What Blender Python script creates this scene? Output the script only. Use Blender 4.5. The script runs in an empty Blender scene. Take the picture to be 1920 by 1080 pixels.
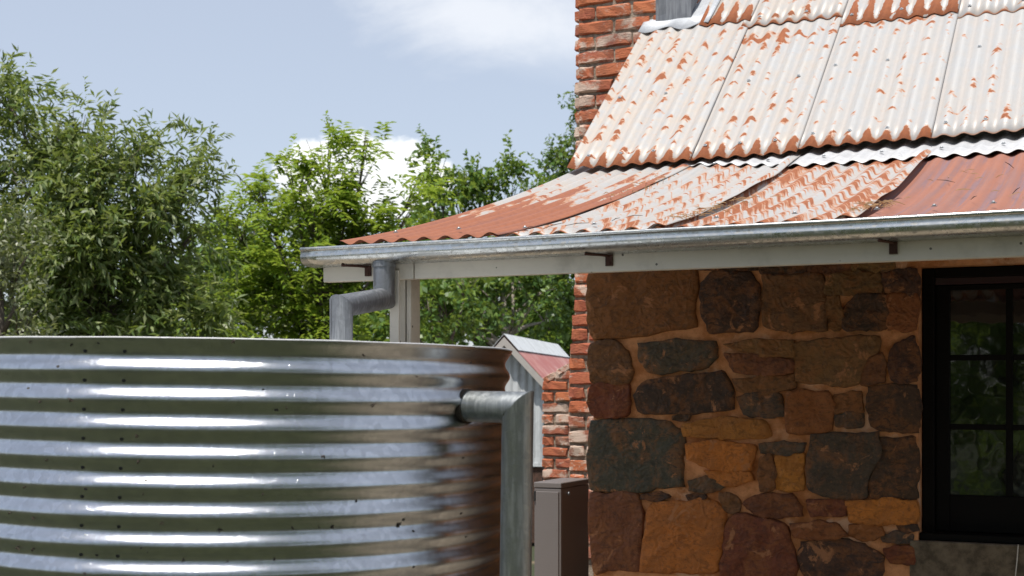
import bpy, bmesh, math, random
import numpy as np
from mathutils import Vector, Matrix, noise as mnoise

# ------------------------------------------------------------------ camera, light, exposure
TH = math.radians(25.1)
FPX, HOR, EYE = 2600.0, 722.0, 1.6
D = Vector((-math.sin(TH), math.cos(TH), 0)); R = Vector((math.cos(TH), math.sin(TH), 0))
scene = bpy.context.scene
COL = scene.collection
cam = bpy.data.cameras.new('camera'); camo = bpy.data.objects.new('camera', cam); COL.objects.link(camo)
camo.location = (0, 0, EYE); camo.rotation_euler = (math.pi/2, 0, TH)
cam.sensor_width = 36; cam.lens = 36*FPX/1920; cam.shift_y = (HOR-540)/1920*1.0
cam.clip_end = 2000; cam.clip_start = .05
cam.dof.use_dof = True; cam.dof.focus_distance = 5.0; cam.dof.aperture_fstop = 7.0
scene.camera = camo

SUNV = Vector((-.03, -.52, 1.25)).normalized()
sun = bpy.data.lights.new('sun', 'SUN'); sun.energy = 3.9; sun.angle = math.radians(.5); sun.color = (1, .955, .88)
suno = bpy.data.objects.new('sun', sun); COL.objects.link(suno)
suno.rotation_euler = SUNV.to_track_quat('Z', 'Y').to_euler(); suno.location = (0, 0, 30)

scene.view_settings.view_transform = 'Standard'; scene.view_settings.look = 'None'
scene.view_settings.exposure = 0.45; scene.view_settings.gamma = 1
scene.view_settings.use_curve_mapping = False
scene.render.engine = 'CYCLES'
scene.cycles.use_denoising = True
scene.cycles.max_bounces = 8; scene.cycles.transparent_max_bounces = 8

# ------------------------------------------------------------------ node helpers
def nd(nt, typ, inp=None, **props):
    n = nt.nodes.new(typ)
    for k, v in props.items(): setattr(n, k, v)
    for k, v in (inp or {}).items():
        s = n.inputs[k]
        if isinstance(v, bpy.types.NodeSocket): nt.links.new(v, s)
        else:
            if s.type == 'RGBA' and len(v) == 3: v = (*v, 1)
            s.default_value = v
    return n
def mth(nt, op, a, b=0.0, c=None, clamp=False):
    d = {0: a, 1: b}
    if c is not None: d[2] = c
    return nd(nt, 'ShaderNodeMath', d, operation=op, use_clamp=clamp).outputs[0]
def mix(nt, f, a, b, blend='MIX'):
    n = nt.nodes.new('ShaderNodeMix'); n.data_type = 'RGBA'; n.blend_type = blend
    for i, v in ((0, f), (6, a), (7, b)):
        s = n.inputs[i]
        if isinstance(v, bpy.types.NodeSocket): nt.links.new(v, s)
        else: s.default_value = v if i == 0 else ((*v, 1) if len(v) == 3 else v)
    return n.outputs[2]
def smooth(nt, x, a, b):
    n = nd(nt, 'ShaderNodeMapRange', {0: x, 1: a, 2: b, 3: 0.0, 4: 1.0}, interpolation_type='SMOOTHSTEP', clamp=True)
    return n.outputs[0]
def noi(nt, vec, scale, detail=3, rough=.55, dist=0.0, out=0):
    d = {'Scale': scale, 'Detail': detail, 'Roughness': rough, 'Distortion': dist}
    if vec is not None: d['Vector'] = vec
    return nd(nt, 'ShaderNodeTexNoise', d).outputs[out]
def xyz(nt, x, y, z): return nd(nt, 'ShaderNodeCombineXYZ', {0: x, 1: y, 2: z}).outputs[0]
def mapv(nt, vec, sc, loc=(0, 0, 0)):
    return nd(nt, 'ShaderNodeMapping', {'Vector': vec, 'Scale': sc, 'Location': loc}).outputs[0]
def bump(nt, h, strength=.3, dist=.005, normal=None):
    d = {'Height': h, 'Strength': strength, 'Distance': dist}
    if normal is not None: d['Normal'] = normal
    return nd(nt, 'ShaderNodeBump', d).outputs[0]
def newmat(name):
    m = bpy.data.materials.new(name); m.use_nodes = True; nt = m.node_tree; nt.nodes.clear()
    o = nt.nodes.new('ShaderNodeOutputMaterial')
    return m, nt, o
def principled(nt, o, **kw):
    p = nt.nodes.new('ShaderNodeBsdfPrincipled')
    for k, v in kw.items():
        s = p.inputs[k.replace('_', ' ')]
        if isinstance(v, bpy.types.NodeSocket): nt.links.new(v, s)
        else: s.default_value = (*v, 1) if (s.type == 'RGBA' and len(v) == 3) else v
    nt.links.new(p.outputs[0], o.inputs[0]); return p
def gpos(nt): return nd(nt, 'ShaderNodeNewGeometry').outputs['Position']

# ------------------------------------------------------------------ world: sky with clouds
world = bpy.data.worlds.new('World'); scene.world = world; world.use_nodes = True
wt = world.node_tree; wt.nodes.clear()
wo = wt.nodes.new('ShaderNodeOutputWorld')
sky = nd(wt, 'ShaderNodeTexSky', sky_type='NISHITA')
sky.sun_disc = False; sky.sun_elevation = math.asin(SUNV.z); sky.sun_rotation = math.atan2(SUNV.x, SUNV.y)
sky.air_density = 1.0; sky.dust_density = 1.2; sky.ozone_density = 1.0; sky.altitude = 300
dirv = nd(wt, 'ShaderNodeTexCoord').outputs['Generated']
def ray(u, v): return D + R*((u-960)/FPX) + Vector((0, 0, (HOR-v)/FPX))
def dot(vec, c): return nd(wt, 'ShaderNodeVectorMath', {0: vec, 1: tuple(c)}, operation='DOT_PRODUCT').outputs['Value']
def cloud(u, v, ru, rv, nscale, namp, soft, seed):
    """a cloud standing in one direction of the sky: a noisy ellipse on the sphere"""
    c = ray(u, v).normalized()
    rel = nd(wt, 'ShaderNodeVectorMath', {0: dirv, 1: tuple(c)}, operation='SUBTRACT').outputs[0]
    hx = Vector((-c.y, c.x, 0)).normalized()*-1
    a = mth(wt, 'DIVIDE', dot(rel, hx), ru/FPX); b = mth(wt, 'DIVIDE', dot(rel, (0, 0, 1)), rv/FPX)
    r2 = mth(wt, 'ADD', mth(wt, 'MULTIPLY', a, a), mth(wt, 'MULTIPLY', b, b))
    rr = mth(wt, 'SQRT', r2)
    n = noi(wt, mapv(wt, dirv, (1, 1, 1.6), (seed, seed*.7, 0)), nscale, 6, .62, .3)
    val = mth(wt, 'SUBTRACT', mth(wt, 'ADD', 1.0, mth(wt, 'MULTIPLY', mth(wt, 'SUBTRACT', n, .5), namp)), rr)
    m = smooth(wt, val, 0, soft)
    facing = mth(wt, 'GREATER_THAN', dot(dirv, c), .5)
    return mth(wt, 'MULTIPLY', m, facing), n
base = mix(wt, .47, sky.outputs[0], (7.4, 7.9, 9.0))
m1, n1 = cloud(890, 20, 330, 100, 8, 2.0, 1.0, 3.1)
m2, n2 = cloud(680, 336, 170, 88, 22, 1.1, .22, 1.7)
m3, n3 = cloud(1150, 90, 300, 70, 7, 1.4, 1.0, 5.2)
gen = noi(wt, mapv(wt, dirv, (1, 1, 2.2), (4.3, 1.1, .4)), 2.6, 6, .6, .2)
sepd = nd(wt, 'ShaderNodeSeparateXYZ', {0: dirv}).outputs
front = smooth(wt, dot(dirv, D), .55, .80)
mg = mth(wt, 'MULTIPLY', mth(wt, 'MULTIPLY', smooth(wt, gen, .54, .66), smooth(wt, sepd[2], .02, .2)), mth(wt, 'SUBTRACT', 1.0, front))
colr = mix(wt, mth(wt, 'MULTIPLY', m1, .72), base, (8.6, 8.8, 9.2))
colr = mix(wt, mth(wt, 'MULTIPLY', m3, .35), colr, (8.4, 8.7, 9.2))
colr = mix(wt, m2, colr, mix(wt, n2, (8.6, 8.9, 9.3), (12.0, 12.0, 11.8)))
colr = mix(wt, mth(wt, 'MULTIPLY', mg, .85), colr, (11, 11.2, 11.6))
bg = nd(wt, 'ShaderNodeBackground', {'Color': colr, 'Strength': .085})
wt.links.new(bg.outputs[0], wo.inputs[0])

# ------------------------------------------------------------------ object helpers
rng = random.Random(7); nrg = np.random.default_rng(11)
def onY(u, v, Y):
    d = ray(u, v); return Vector((0, 0, EYE)) + d*(Y/d.y)
def atT(u, v, t): return Vector((0, 0, EYE)) + ray(u, v)*t
def me(name, verts, faces, mat=None, smooth_=False, uvs=None):
    m = bpy.data.meshes.new(name); m.from_pydata([tuple(v) for v in verts], [], faces)
    if mat: m.materials.append(mat)
    if smooth_: m.polygons.foreach_set('use_smooth', [True]*len(m.polygons))
    if uvs is not None:
        l = m.uv_layers.new(name='UVMap')
        idx = np.zeros(len(m.loops), int); m.loops.foreach_get('vertex_index', idx)
        l.data.foreach_set('uv', np.asarray(uvs, float)[idx].ravel())
    m.update(); return m
def obj(name, mesh, parent=None, loc=(0, 0, 0)):
    o = bpy.data.objects.new(name, mesh); COL.objects.link(o); o.location = loc
    if parent is not None:
        o.parent = parent
        if parent.type == 'EMPTY': o.matrix_parent_inverse = Matrix.Translation(-parent.location)
    return o
def empty(name, loc, label, cat, group=None):
    o = bpy.data.objects.new(name, None); COL.objects.link(o); o.location = loc; o.empty_display_size = .2
    o['label'] = label; o['category'] = cat
    if group: o['group'] = group
    return o
def tag(o, label=None, cat=None, group=None, kind=None):
    for k, v in (('label', label), ('category', cat), ('group', group), ('kind', kind)):
        if v: o[k] = v
    return o
class MB:
    def __init__(s): s.v = []; s.f = []
    def box(s, x0, x1, y0, y1, z0, z1):
        b = len(s.v); s.v += [(x, y, z) for z in (z0, z1) for y in (y0, y1) for x in (x0, x1)]
        s.f += [[b+i for i in q] for q in ((0, 2, 3, 1), (4, 5, 7, 6), (0, 1, 5, 4), (2, 6, 7, 3), (0, 4, 6, 2), (1, 3, 7, 5))]; return s
    def tube(s, pts, rad, seg=10, caps=True):
        pts = [Vector(p) for p in pts]; n = len(pts)
        if not hasattr(rad, '__len__'): rad = [rad]*n
        b = len(s.v); up = Vector((0, 0, 1)); prev = None
        for i, p in enumerate(pts):
            t = (pts[min(i+1, n-1)]-pts[max(i-1, 0)]).normalized()
            if prev is None:
                a = t.orthogonal().normalized()
            else:
                a = (prev - t*prev.dot(t)).normalized()
            prev = a; c = t.cross(a)
            for k in range(seg):
                an = 2*math.pi*k/seg; s.v.append(tuple(p + (a*math.cos(an)+c*math.sin(an))*rad[i]))
        for i in range(n-1):
            for k in range(seg):
                k2 = (k+1) % seg; s.f.append([b+i*seg+k, b+i*seg+k2, b+(i+1)*seg+k2, b+(i+1)*seg+k])
        if caps: s.f.append([b+k for k in range(seg)][::-1]); s.f.append([b+(n-1)*seg+k for k in range(seg)])
        return s
    def prism(s, poly, axis_vec):
        b = len(s.v); n = len(poly); a = Vector(axis_vec)
        s.v += [tuple(Vector(p)) for p in poly] + [tuple(Vector(p)+a) for p in poly]
        s.f.append([b+i for i in range(n)][::-1]); s.f.append([b+n+i for i in range(n)])
        for i in range(n): j = (i+1) % n; s.f.append([b+i, b+j, b+n+j, b+n+i])
        return s
    def mesh(s, name, mat, smooth_=False): 
        m = me(name, s.v, s.f, mat, smooth_)
        bm = bmesh.new(); bm.from_mesh(m); bmesh.ops.recalc_face_normals(bm, faces=bm.faces); bm.to_mesh(m); bm.free()
        return m
def bevel(o, w=.003, seg=2):
    b = o.modifiers.new('bevel', 'BEVEL'); b.width = w; b.segments = seg; b.limit_method = 'ANGLE'; return o
def autosmooth(mesh, ang=35):
    bm = bmesh.new(); bm.from_mesh(mesh)
    for f in bm.faces: f.smooth = True
    for e in bm.edges:
        if len(e.link_faces) == 2 and e.calc_face_angle(0) > math.radians(ang): e.smooth = False
    bm.to_mesh(mesh); bm.free(); return mesh

# ------------------------------------------------------------------ materials
def mat_paint(name, col, rough=.55, grime=.35, dirt=(.10, .09, .07), scale=6, spots=0.0):
    m, nt, o = newmat(name); p = gpos(nt)
    n = noi(nt, p, scale, 5, .65); g = noi(nt, mapv(nt, p, (2, 2, 14)), 9, 4, .6)
    c = mix(nt, mth(nt, 'MULTIPLY', smooth(nt, n, .48, .75), grime), col, dirt)
    c = mix(nt, mth(nt, 'MULTIPLY', smooth(nt, g, .5, .8), grime*.6), c, tuple(x*.72 for x in col))
    if spots:
        v = nd(nt, 'ShaderNodeTexVoronoi', {'Vector': p, 'Scale': 26.0}).outputs
        pick = smooth(nt, noi(nt, mapv(nt, v['Position'], (1, 1, 1)), 40, 0), .53, .57)
        c = mix(nt, mth(nt, 'MULTIPLY', mth(nt, 'MULTIPLY', mth(nt, 'LESS_THAN', v['Distance'], .11), pick), spots), c, (.03, .025, .02))
    principled(nt, o, Base_Color=c, Roughness=rough, Normal=bump(nt, mth(nt, 'ADD', g, n), .25, .002)); return m
WHITE = mat_paint('old_white_paint', (.64, .59, .51), .5, .30, spots=.85)
GREYWOOD = mat_paint('grey_weathered_timber', (.42, .39, .36), .75, .4)
BLACKP = mat_paint('black_window_paint', (.004, .0035, .003), .6, .1, (.004, .003, .003))
BLACKP.node_tree.nodes['Principled BSDF'].inputs['Specular IOR Level'].default_value = .12
HEADP = mat_paint('maroon_window_paint', (.03, .010, .012), .4, .1)

RUSTIRON = mat_paint('rusted_iron', (.060, .022, .014), .8, .3, (.02, .01, .008), 30)
BROWNBOX = mat_paint('brown_powder_coat', (.145, .128, .122), .42, .12)
DARKBOX = mat_paint('dark_slot', (.01, .01, .01), .7, .1)

def mat_galv(name, base=(.62, .64, .67), rough=.30, spangle=38, rvar=.11, dirt=.0, white=0.0, specks=0.0, metal=1.0, sb=.10):
    m, nt, o = newmat(name); p = gpos(nt)
    v = nd(nt, 'ShaderNodeTexVoronoi', {'Vector': p, 'Scale': float(spangle)}).outputs
    vv = nd(nt, 'ShaderNodeSeparateColor', {0: v['Color']}).outputs[0]
    n = noi(nt, p, 5, 5, .65); n2 = noi(nt, mapv(nt, p, (30, 30, 3)), 3, 4, .6)
    c = mix(nt, mth(nt, 'MULTIPLY', vv, .55), base, tuple(x*.66 for x in base))
    c = mix(nt, mth(nt, 'MULTIPLY', smooth(nt, n, .45, .75), .35), c, tuple(x*.62 for x in base))
    rg = mth(nt, 'ADD', rough, mth(nt, 'MULTIPLY', mth(nt, 'ADD', vv, n), rvar)); mt = metal
    if white:
        w = mth(nt, 'MULTIPLY', smooth(nt, mth(nt, 'ADD', n2, mth(nt, 'MULTIPLY', n, .6)), .72, 1.0), white)
        c = mix(nt, w, c, (.70, .72, .74)); rg = mth(nt, 'ADD', rg, mth(nt, 'MULTIPLY', w, .3), clamp=True)
    if dirt:
        dn = noi(nt, mapv(nt, p, (14, 14, 26)), 2.5, 6, .75)
        dm = mth(nt, 'MULTIPLY', smooth(nt, dn, .50, .66), dirt)
        c = mix(nt, dm, c, (.13, .105, .06)); mt = mth(nt, 'MULTIPLY', mth(nt, 'SUBTRACT', 1.0, dm), metal)
        rg = mth(nt, 'ADD', rg, mth(nt, 'MULTIPLY', dm, .4), clamp=True)
    if specks:
        s = nd(nt, 'ShaderNodeTexVoronoi', {'Vector': mapv(nt, p, (1, 1, 1.4)), 'Scale': 20.0}).outputs
        pick = smooth(nt, noi(nt, s['Position'], 31, 0), .55, .58)
        wob = mth(nt, 'ADD', s['Distance'], mth(nt, 'MULTIPLY', noi(nt, p, 160, 2), .16))
        dm = mth(nt, 'MULTIPLY', mth(nt, 'MULTIPLY', mth(nt, 'LESS_THAN', wob, .175), pick), specks)
        c = mix(nt, dm, c, (.018, .014, .010)); mt = mth(nt, 'MULTIPLY', mth(nt, 'SUBTRACT', 1.0, dm), mt)
        rg = mth(nt, 'ADD', rg, mth(nt, 'MULTIPLY', dm, .5), clamp=True)
    fine = noi(nt, p, 360, 3, .7)
    nrm = bump(nt, mth(nt, 'ADD', mth(nt, 'MULTIPLY', fine, .5), mth(nt, 'MULTIPLY', vv, .12)), sb, .004)
    principled(nt, o, Base_Color=c, Metallic=mt, Roughness=rg, Normal=nrm); return m
TANKM = mat_galv('galvanised_tank_sheet', (.56, .58, .61), .125, 60, rvar=.06, specks=.95, sb=.30)
GUTM = mat_galv('galvanised_gutter', (.58, .59, .58), .17, 55, dirt=.45, white=.12)
PIPEM = mat_galv('grey_zinc_pipe', (.22, .23, .25), .40, 60, white=.25, metal=.75)
PIPE2 = mat_galv('dull_zinc_pipe', (.33, .35, .355), .30, 70, white=.22, metal=.9)
LEADM = mat_galv('lead_flashing', (.42, .44, .47), .55, 12, white=.25, metal=.35)
LEADD = mat_galv('shade_dark_lead', (.17, .18, .20), .5, 12, white=.15, metal=.5)  # darker copy of the lead, with the upstand's shadow put into its colour
SCREWM = mat_galv('screw_steel', (.42, .44, .46), .4, 90)
SHEDZ = mat_galv('grey_shed_iron', (.60, .62, .63), .6, 9, white=.5, metal=.25)
STRIPM = mat_galv('bright_zinc_strip', (.55, .55, .56), .5, 12, white=.3, metal=.30)

ZW, ZC = (.41, .415, .42), (.45, .41, .37)
def mat_sheet(name, seed, spots=.5, bottom=.10, cream=.5, dash=0.0, full=0.0, fullrow=None, pink=0.0, verge=0.0, toprow=0.0):
    """weathered corrugated iron. UV: x counts corrugations (ridges at whole numbers), y is metres up from the lower edge"""
    m, nt, o = newmat(name)
    uv = nd(nt, 'ShaderNodeUVMap', uv_map='UVMap').outputs[0]
    s = nd(nt, 'ShaderNodeSeparateXYZ', {0: uv}).outputs; U, V = s[0], s[1]
    cell = mth(nt, 'FLOOR', mth(nt, 'ADD', U, .5)); fr = mth(nt, 'SUBTRACT', U, cell)
    ridge = mth(nt, 'COSINE', mth(nt, 'MULTIPLY', U, 2*math.pi))
    big = noi(nt, xyz(nt, mth(nt, 'MULTIPLY', U, .33), mth(nt, 'MULTIPLY', V, 2.2), seed), 1.0, 3, .6)
    mid = noi(nt, xyz(nt, U, mth(nt, 'MULTIPLY', V, 9), seed+3.3), 1.3, 4, .65)
    # marks that sit on the ridges
    bend = mth(nt, 'MULTIPLY', ridge, .18)
    dn = noi(nt, xyz(nt, mth(nt, 'MULTIPLY', U, 1.15), mth(nt, 'SUBTRACT', mth(nt, 'MULTIPLY', V, 17), bend), seed*1.7), 1.0, 3, .55)
    sc = mth(nt, 'ADD', dn, mth(nt, 'ADD', mth(nt, 'MULTIPLY', ridge, .065), mth(nt, 'MULTIPLY', mth(nt, 'SUBTRACT', big, .5), .40)))
    if toprow:
        tv = mth(nt, 'DIVIDE', mth(nt, 'SUBTRACT', V, 1.16), .07); sc = mth(nt, 'ADD', sc, mth(nt, 'MULTIPLY', mth(nt, 'POWER', 2.718, mth(nt, 'MULTIPLY', mth(nt, 'MULTIPLY', tv, tv), -1.0)), toprow))
    # streaky patches
    st = noi(nt, xyz(nt, mth(nt, 'MULTIPLY', U, 1.1), mth(nt, 'MULTIPLY', V, 3), seed+9), 1.0, 5, .6)
    st = mth(nt, 'ADD', mth(nt, 'ADD', .5, mth(nt, 'MULTIPLY', mth(nt, 'SUBTRACT', st, .5), 1.5)), mth(nt, 'MULTIPLY', ridge, .10))
    core = 0.0; halo = 0.0
    t0 = .80-.28*spots
    core = smooth(nt, sc, t0, t0+.03); halo = smooth(nt, sc, t0-.06, t0+.02)
    if dash:
        dd = noi(nt, xyz(nt, mth(nt, 'MULTIPLY', U, .70), mth(nt, 'SUBTRACT', mth(nt, 'MULTIPLY', V, 15), mth(nt, 'MULTIPLY', ridge, .9)), seed+20), 1.0, 4, .6, .3)
        dd = mth(nt, 'ADD', dd, mth(nt, 'ADD', mth(nt, 'MULTIPLY', ridge, .05), mth(nt, 'MULTIPLY', mth(nt, 'SUBTRACT', big, .5), .55)))
        td = .68-.18*dash
        core = mth(nt, 'MAXIMUM', core, smooth(nt, dd, td+.02, td+.10)); halo = mth(nt, 'MAXIMUM', halo, smooth(nt, dd, td-.05, td+.03))
    bt = mth(nt, 'SUBTRACT', mth(nt, 'MULTIPLY', mth(nt, 'ADD', mth(nt, 'ADD', .28, mth(nt, 'MULTIPLY', ridge, .42)), mth(nt, 'MULTIPLY', mth(nt, 'SUBTRACT', mid, .35), 1.7)), bottom), V)
    core = mth(nt, 'MAXIMUM', core, smooth(nt, bt, 0, .008)); halo = mth(nt, 'MAXIMUM', halo, smooth(nt, bt, -.018, .004))
    if full:
        w = mth(nt, 'ADD', st, mth(nt, 'MULTIPLY', big, .5))
        if fullrow is not None:      # rust from the lower edge up to about fullrow metres
            w = mth(nt, 'ADD', w, mth(nt, 'MULTIPLY', mth(nt, 'SUBTRACT', fullrow, V), .55))
        if verge: w = mth(nt, 'ADD', w, mth(nt, 'MULTIPLY', mth(nt, 'SUBTRACT', U, verge), .05))
        tf = 1.02-.5*full
        core = mth(nt, 'MAXIMUM', core, smooth(nt, w, tf, tf+.05)); halo = mth(nt, 'MAXIMUM', halo, smooth(nt, w, tf-.09, tf+.02))
    cr = mth(nt, 'MULTIPLY', smooth(nt, mth(nt, 'ADD', mid, mth(nt, 'MULTIPLY', big, .6)), .55, 1.05), cream*2, clamp=True)
    fine = noi(nt, xyz(nt, mth(nt, 'MULTIPLY', U, 5), mth(nt, 'MULTIPLY', V, 30), seed), 1.0, 4, .7)
    streak = noi(nt, xyz(nt, mth(nt, 'MULTIPLY', U, 4.3), mth(nt, 'MULTIPLY', V, 1.1), seed+5), 1.0, 4, .6)
    basec = mix(nt, cr, ZW, ZC); basec = mix(nt, mth(nt, 'MULTIPLY', smooth(nt, streak, .5, .8), .35), basec, (.30, .29, .285))
    basec = mix(nt, mth(nt, 'MULTIPLY', smooth(nt, mth(nt, 'MULTIPLY', ridge, -1.0), .3, 1.0), .22), basec, (.33, .25, .20))
    halocol = mix(nt, fine, (.45, .20, .075), (.38, .13, .040))
    corec = mix(nt, fine, (.17, .052, .025), (.36, .115, .036))
    if pink:
        pc = mix(nt, smooth(nt, streak, .35, .65), (.30, .122, .080), (.24, .118, .10))
        pc = mix(nt, mth(nt, 'MULTIPLY', smooth(nt, mth(nt, 'ADD', streak, mth(nt, 'MULTIPLY', ridge, -.10)), .54, .70), .7), pc, (.19, .12, .14))
        pc = mix(nt, mth(nt, 'MULTIPLY', smooth(nt, mid, .55, .8), .5), pc, (.34, .16, .09))
        corec = mix(nt, pink, corec, pc)
    c = mix(nt, mth(nt, 'MULTIPLY', halo, .8), basec, halocol); c = mix(nt, core, c, corec)
    c = mix(nt, .22, c, mix(nt, fine, (.1, .09, .085), (.75, .72, .68)), 'SOFT_LIGHT')
    rg = mth(nt, 'ADD', .50, mth(nt, 'MULTIPLY', core, .35))
    mt = mth(nt, 'MULTIPLY', mth(nt, 'SUBTRACT', 1.0, halo), .12)
    principled(nt, o, Base_Color=c, Roughness=rg, Metallic=mt, Normal=bump(nt, mth(nt, 'ADD', fine, core), .25, .0025)); return m

def mat_brick():
    m, nt, o = newmat('old_red_brick'); p = gpos(nt)
    rnd = nd(nt, 'ShaderNodeObjectInfo').outputs['Random']
    r = nd(nt, 'ShaderNodeValToRGB', {0: rnd}).outputs[0]; cr = r.node.color_ramp
    cr.interpolation = 'LINEAR'
    cr.elements[0].position = 0; cr.elements[0].color = (.44, .095, .034, 1); cr.elements[1].position = 1; cr.elements[1].color = (.15, .09, .07, 1)
    for q, cc in ((.25, (.47, .125, .038)), (.45, (.33, .065, .030)), (.65, (.40, .085, .038)), (.82, (.27, .058, .034)), (.93, (.24, .075, .045))):
        e = cr.elements.new(q); e.color = (*cc, 1)
    n = noi(nt, p, 18, 5, .65); f = noi(nt, mapv(nt, p, (40, 40, 110)), 1.0, 5, .7); w = noi(nt, mapv(nt, p, (1, 1, 1.4)), 4.5, 6, .7, .4)
    c = mix(nt, smooth(nt, n, .35, .7), r, mix(nt, .5, r, (.48, .15, .05)))
    c = mix(nt, .16, c, (.30, .20, .14))
    c = mix(nt, mth(nt, 'MULTIPLY', smooth(nt, f, .5, .75), .55), c, (.15, .05, .028))
    wf = mth(nt, 'ADD', w, mth(nt, 'MULTIPLY', f, .18))
    c = mix(nt, mth(nt, 'MULTIPLY', smooth(nt, wf, .585, .69), .8), c, (.56, .46, .38))
    so = noi(nt, p, 3.0, 5, .65); c = mix(nt, mth(nt, 'MULTIPLY', smooth(nt, so, .52, .70), .45), c, (.09, .045, .03))
    principled(nt, o, Base_Color=c, Roughness=.9, Normal=bump(nt, mth(nt, 'ADD', n, mth(nt, 'MULTIPLY', f, 1.2)), .7, .008)); return m
BRICK = mat_brick()
def mat_mortar(name, a, b, sc=14, pale=None):
    m, nt, o = newmat(name); p = gpos(nt); n = noi(nt, p, sc, 6, .7); f = noi(nt, p, 90, 4, .7)
    c = mix(nt, smooth(nt, n, .35, .68), a, b); c = mix(nt, mth(nt, 'MULTIPLY', smooth(nt, f, .55, .75), .4), c, tuple(x*.4 for x in a))
    if pale: c = mix(nt, mth(nt, 'MULTIPLY', smooth(nt, noi(nt, p, 3.5, 5, .65, .5), .54, .64), .8), c, pale)
    principled(nt, o, Base_Color=c, Roughness=.95, Normal=bump(nt, mth(nt, 'ADD', n, mth(nt, 'MULTIPLY', f, .6)), .8, .012)); return m
MORT = mat_mortar('lime_mortar', (.36, .295, .23), (.15, .105, .075), 22)
CONC = mat_mortar('old_concrete', (.20, .155, .10), (.075, .058, .036), 16)
SMORT = mat_mortar('ochre_mud_mortar', (.76, .36, .16), (.44, .165, .05), 8, (.74, .48, .31))
GABLEM = mat_mortar('dark_gable_stone', (.14, .10, .07), (.08, .06, .045), 5)
def mat_stone():
    m, nt, o = newmat('field_stone'); p = gpos(nt)
    oi = nd(nt, 'ShaderNodeObjectInfo'); col = oi.outputs['Color']
    off = nd(nt, 'ShaderNodeVectorMath', {0: p, 1: xyz(nt, mth(nt, 'MULTIPLY', oi.outputs['Random'], 31), 0, 0)}, operation='ADD').outputs[0]
    n = noi(nt, off, 8, 6, .72, .6); f = noi(nt, off, 60, 5, .75); l = noi(nt, mapv(nt, off, (1, 1, 2.0)), 16, 6, .75, .8)
    c = mix(nt, smooth(nt, n, .42, .64), col, mix(nt, .55, col, (.30, .11, .028)))
    c = mix(nt, mth(nt, 'MULTIPLY', smooth(nt, l, .50, .60), .95), c, mix(nt, .35, col, (.020, .016, .012)))
    c = mix(nt, mth(nt, 'MULTIPLY', smooth(nt, f, .55, .70), .35), c, (.36, .16, .05))
    c = mix(nt, mth(nt, 'MULTIPLY', smooth(nt, f, .47, .34), .45), c, (.012, .010, .008))
    ed = noi(nt, off, 3.2, 4, .6)
    sm = noi(nt, off, 9, 5, .7, .8)
    c = mix(nt, mth(nt, 'MULTIPLY', smooth(nt, sm, .585, .66), .75), c, (.46, .20, .078))
    vf = nd(nt, 'ShaderNodeTexVoronoi', {'Vector': nd(nt, 'ShaderNodeVectorMath', {0: off, 1: nd(nt, 'ShaderNodeTexNoise', {'Vector': off, 'Scale': 6.0}).outputs['Color']}, operation='ADD').outputs[0], 'Scale': 11.0}).outputs['Distance']
    h = mth(nt, 'ADD', mth(nt, 'ADD', mth(nt, 'MULTIPLY', l, 1.3), mth(nt, 'MULTIPLY', vf, 1.5)), mth(nt, 'ADD', mth(nt, 'MULTIPLY', f, .55), n))
    principled(nt, o, Base_Color=c, Roughness=mth(nt, 'ADD', .62, mth(nt, 'MULTIPLY', ed, .3)), Normal=bump(nt, h, .6, .014)); return m
STONE = mat_stone()
def mat_glass():
    m, nt, o = newmat('dark_window_glass'); p = gpos(nt)
    principled(nt, o, Base_Color=(.004, .005, .005), Roughness=.03, IOR=1.95, Normal=bump(nt, noi(nt, p, 6, 2), .05, .02)); return m
GLASS = mat_glass()
def mat_leaf(name, a, b, c3, trans=.45, rough=.42):
    m, nt, o = newmat(name)
    g = nd(nt, 'ShaderNodeNewGeometry'); ri = g.outputs['Random Per Island']
    r = nd(nt, 'ShaderNodeValToRGB', {0: ri}).outputs[0]; cr = r.node.color_ramp
    cr.elements[0].color = (*a, 1); cr.elements[1].color = (*c3, 1); e = cr.elements.new(.55); e.color = (*b, 1)
    p = principled(nt, o, Base_Color=r, Roughness=rough)
    t = nd(nt, 'ShaderNodeBsdfTranslucent', {0: mix(nt, .5, r, (.35, .42, .05), 'MIX')})
    ms = nd(nt, 'ShaderNodeMixShader', {0: trans, 1: p.outputs[0], 2: t.outputs[0]})
    nt.links.new(ms.outputs[0], o.inputs[0]); return m
LEAF_OL = mat_leaf('olive_willowy_leaf', (.065, .115, .026), (.15, .215, .058), (.36, .40, .19), 0.40)
LEAF_GR = mat_leaf('grey_green_leaf', (.085, .105, .05), (.15, .17, .09), (.25, .265, .165), 0.30)
LEAF_YG = mat_leaf('yellow_green_leaf', (.13, .24, .022), (.22, .34, .035), (.36, .46, .06), 0.50)
LEAF_DG = mat_leaf('dark_green_leaf', (.042, .10, .022), (.09, .18, .038), (.21, .31, .085), 0.38)
LEAF_MG = mat_leaf('mid_green_leaf', (.055, .13, .022), (.11, .21, .04), (.21, .31, .07), 0.45)
def mat_bark(name, a, b):
    m, nt, o = newmat(name); p = gpos(nt); n = noi(nt, mapv(nt, p, (12, 12, 2)), 1.5, 5, .7)
    principled(nt, o, Base_Color=mix(nt, n, a, b), Roughness=.9, Normal=bump(nt, n, .6, .02)); return m
BARK = mat_bark('grey_brown_bark', (.05, .04, .03), (.14, .115, .09)); PALEB = mat_bark('pale_bark', (.20, .17, .14), (.42, .37, .31))
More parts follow.
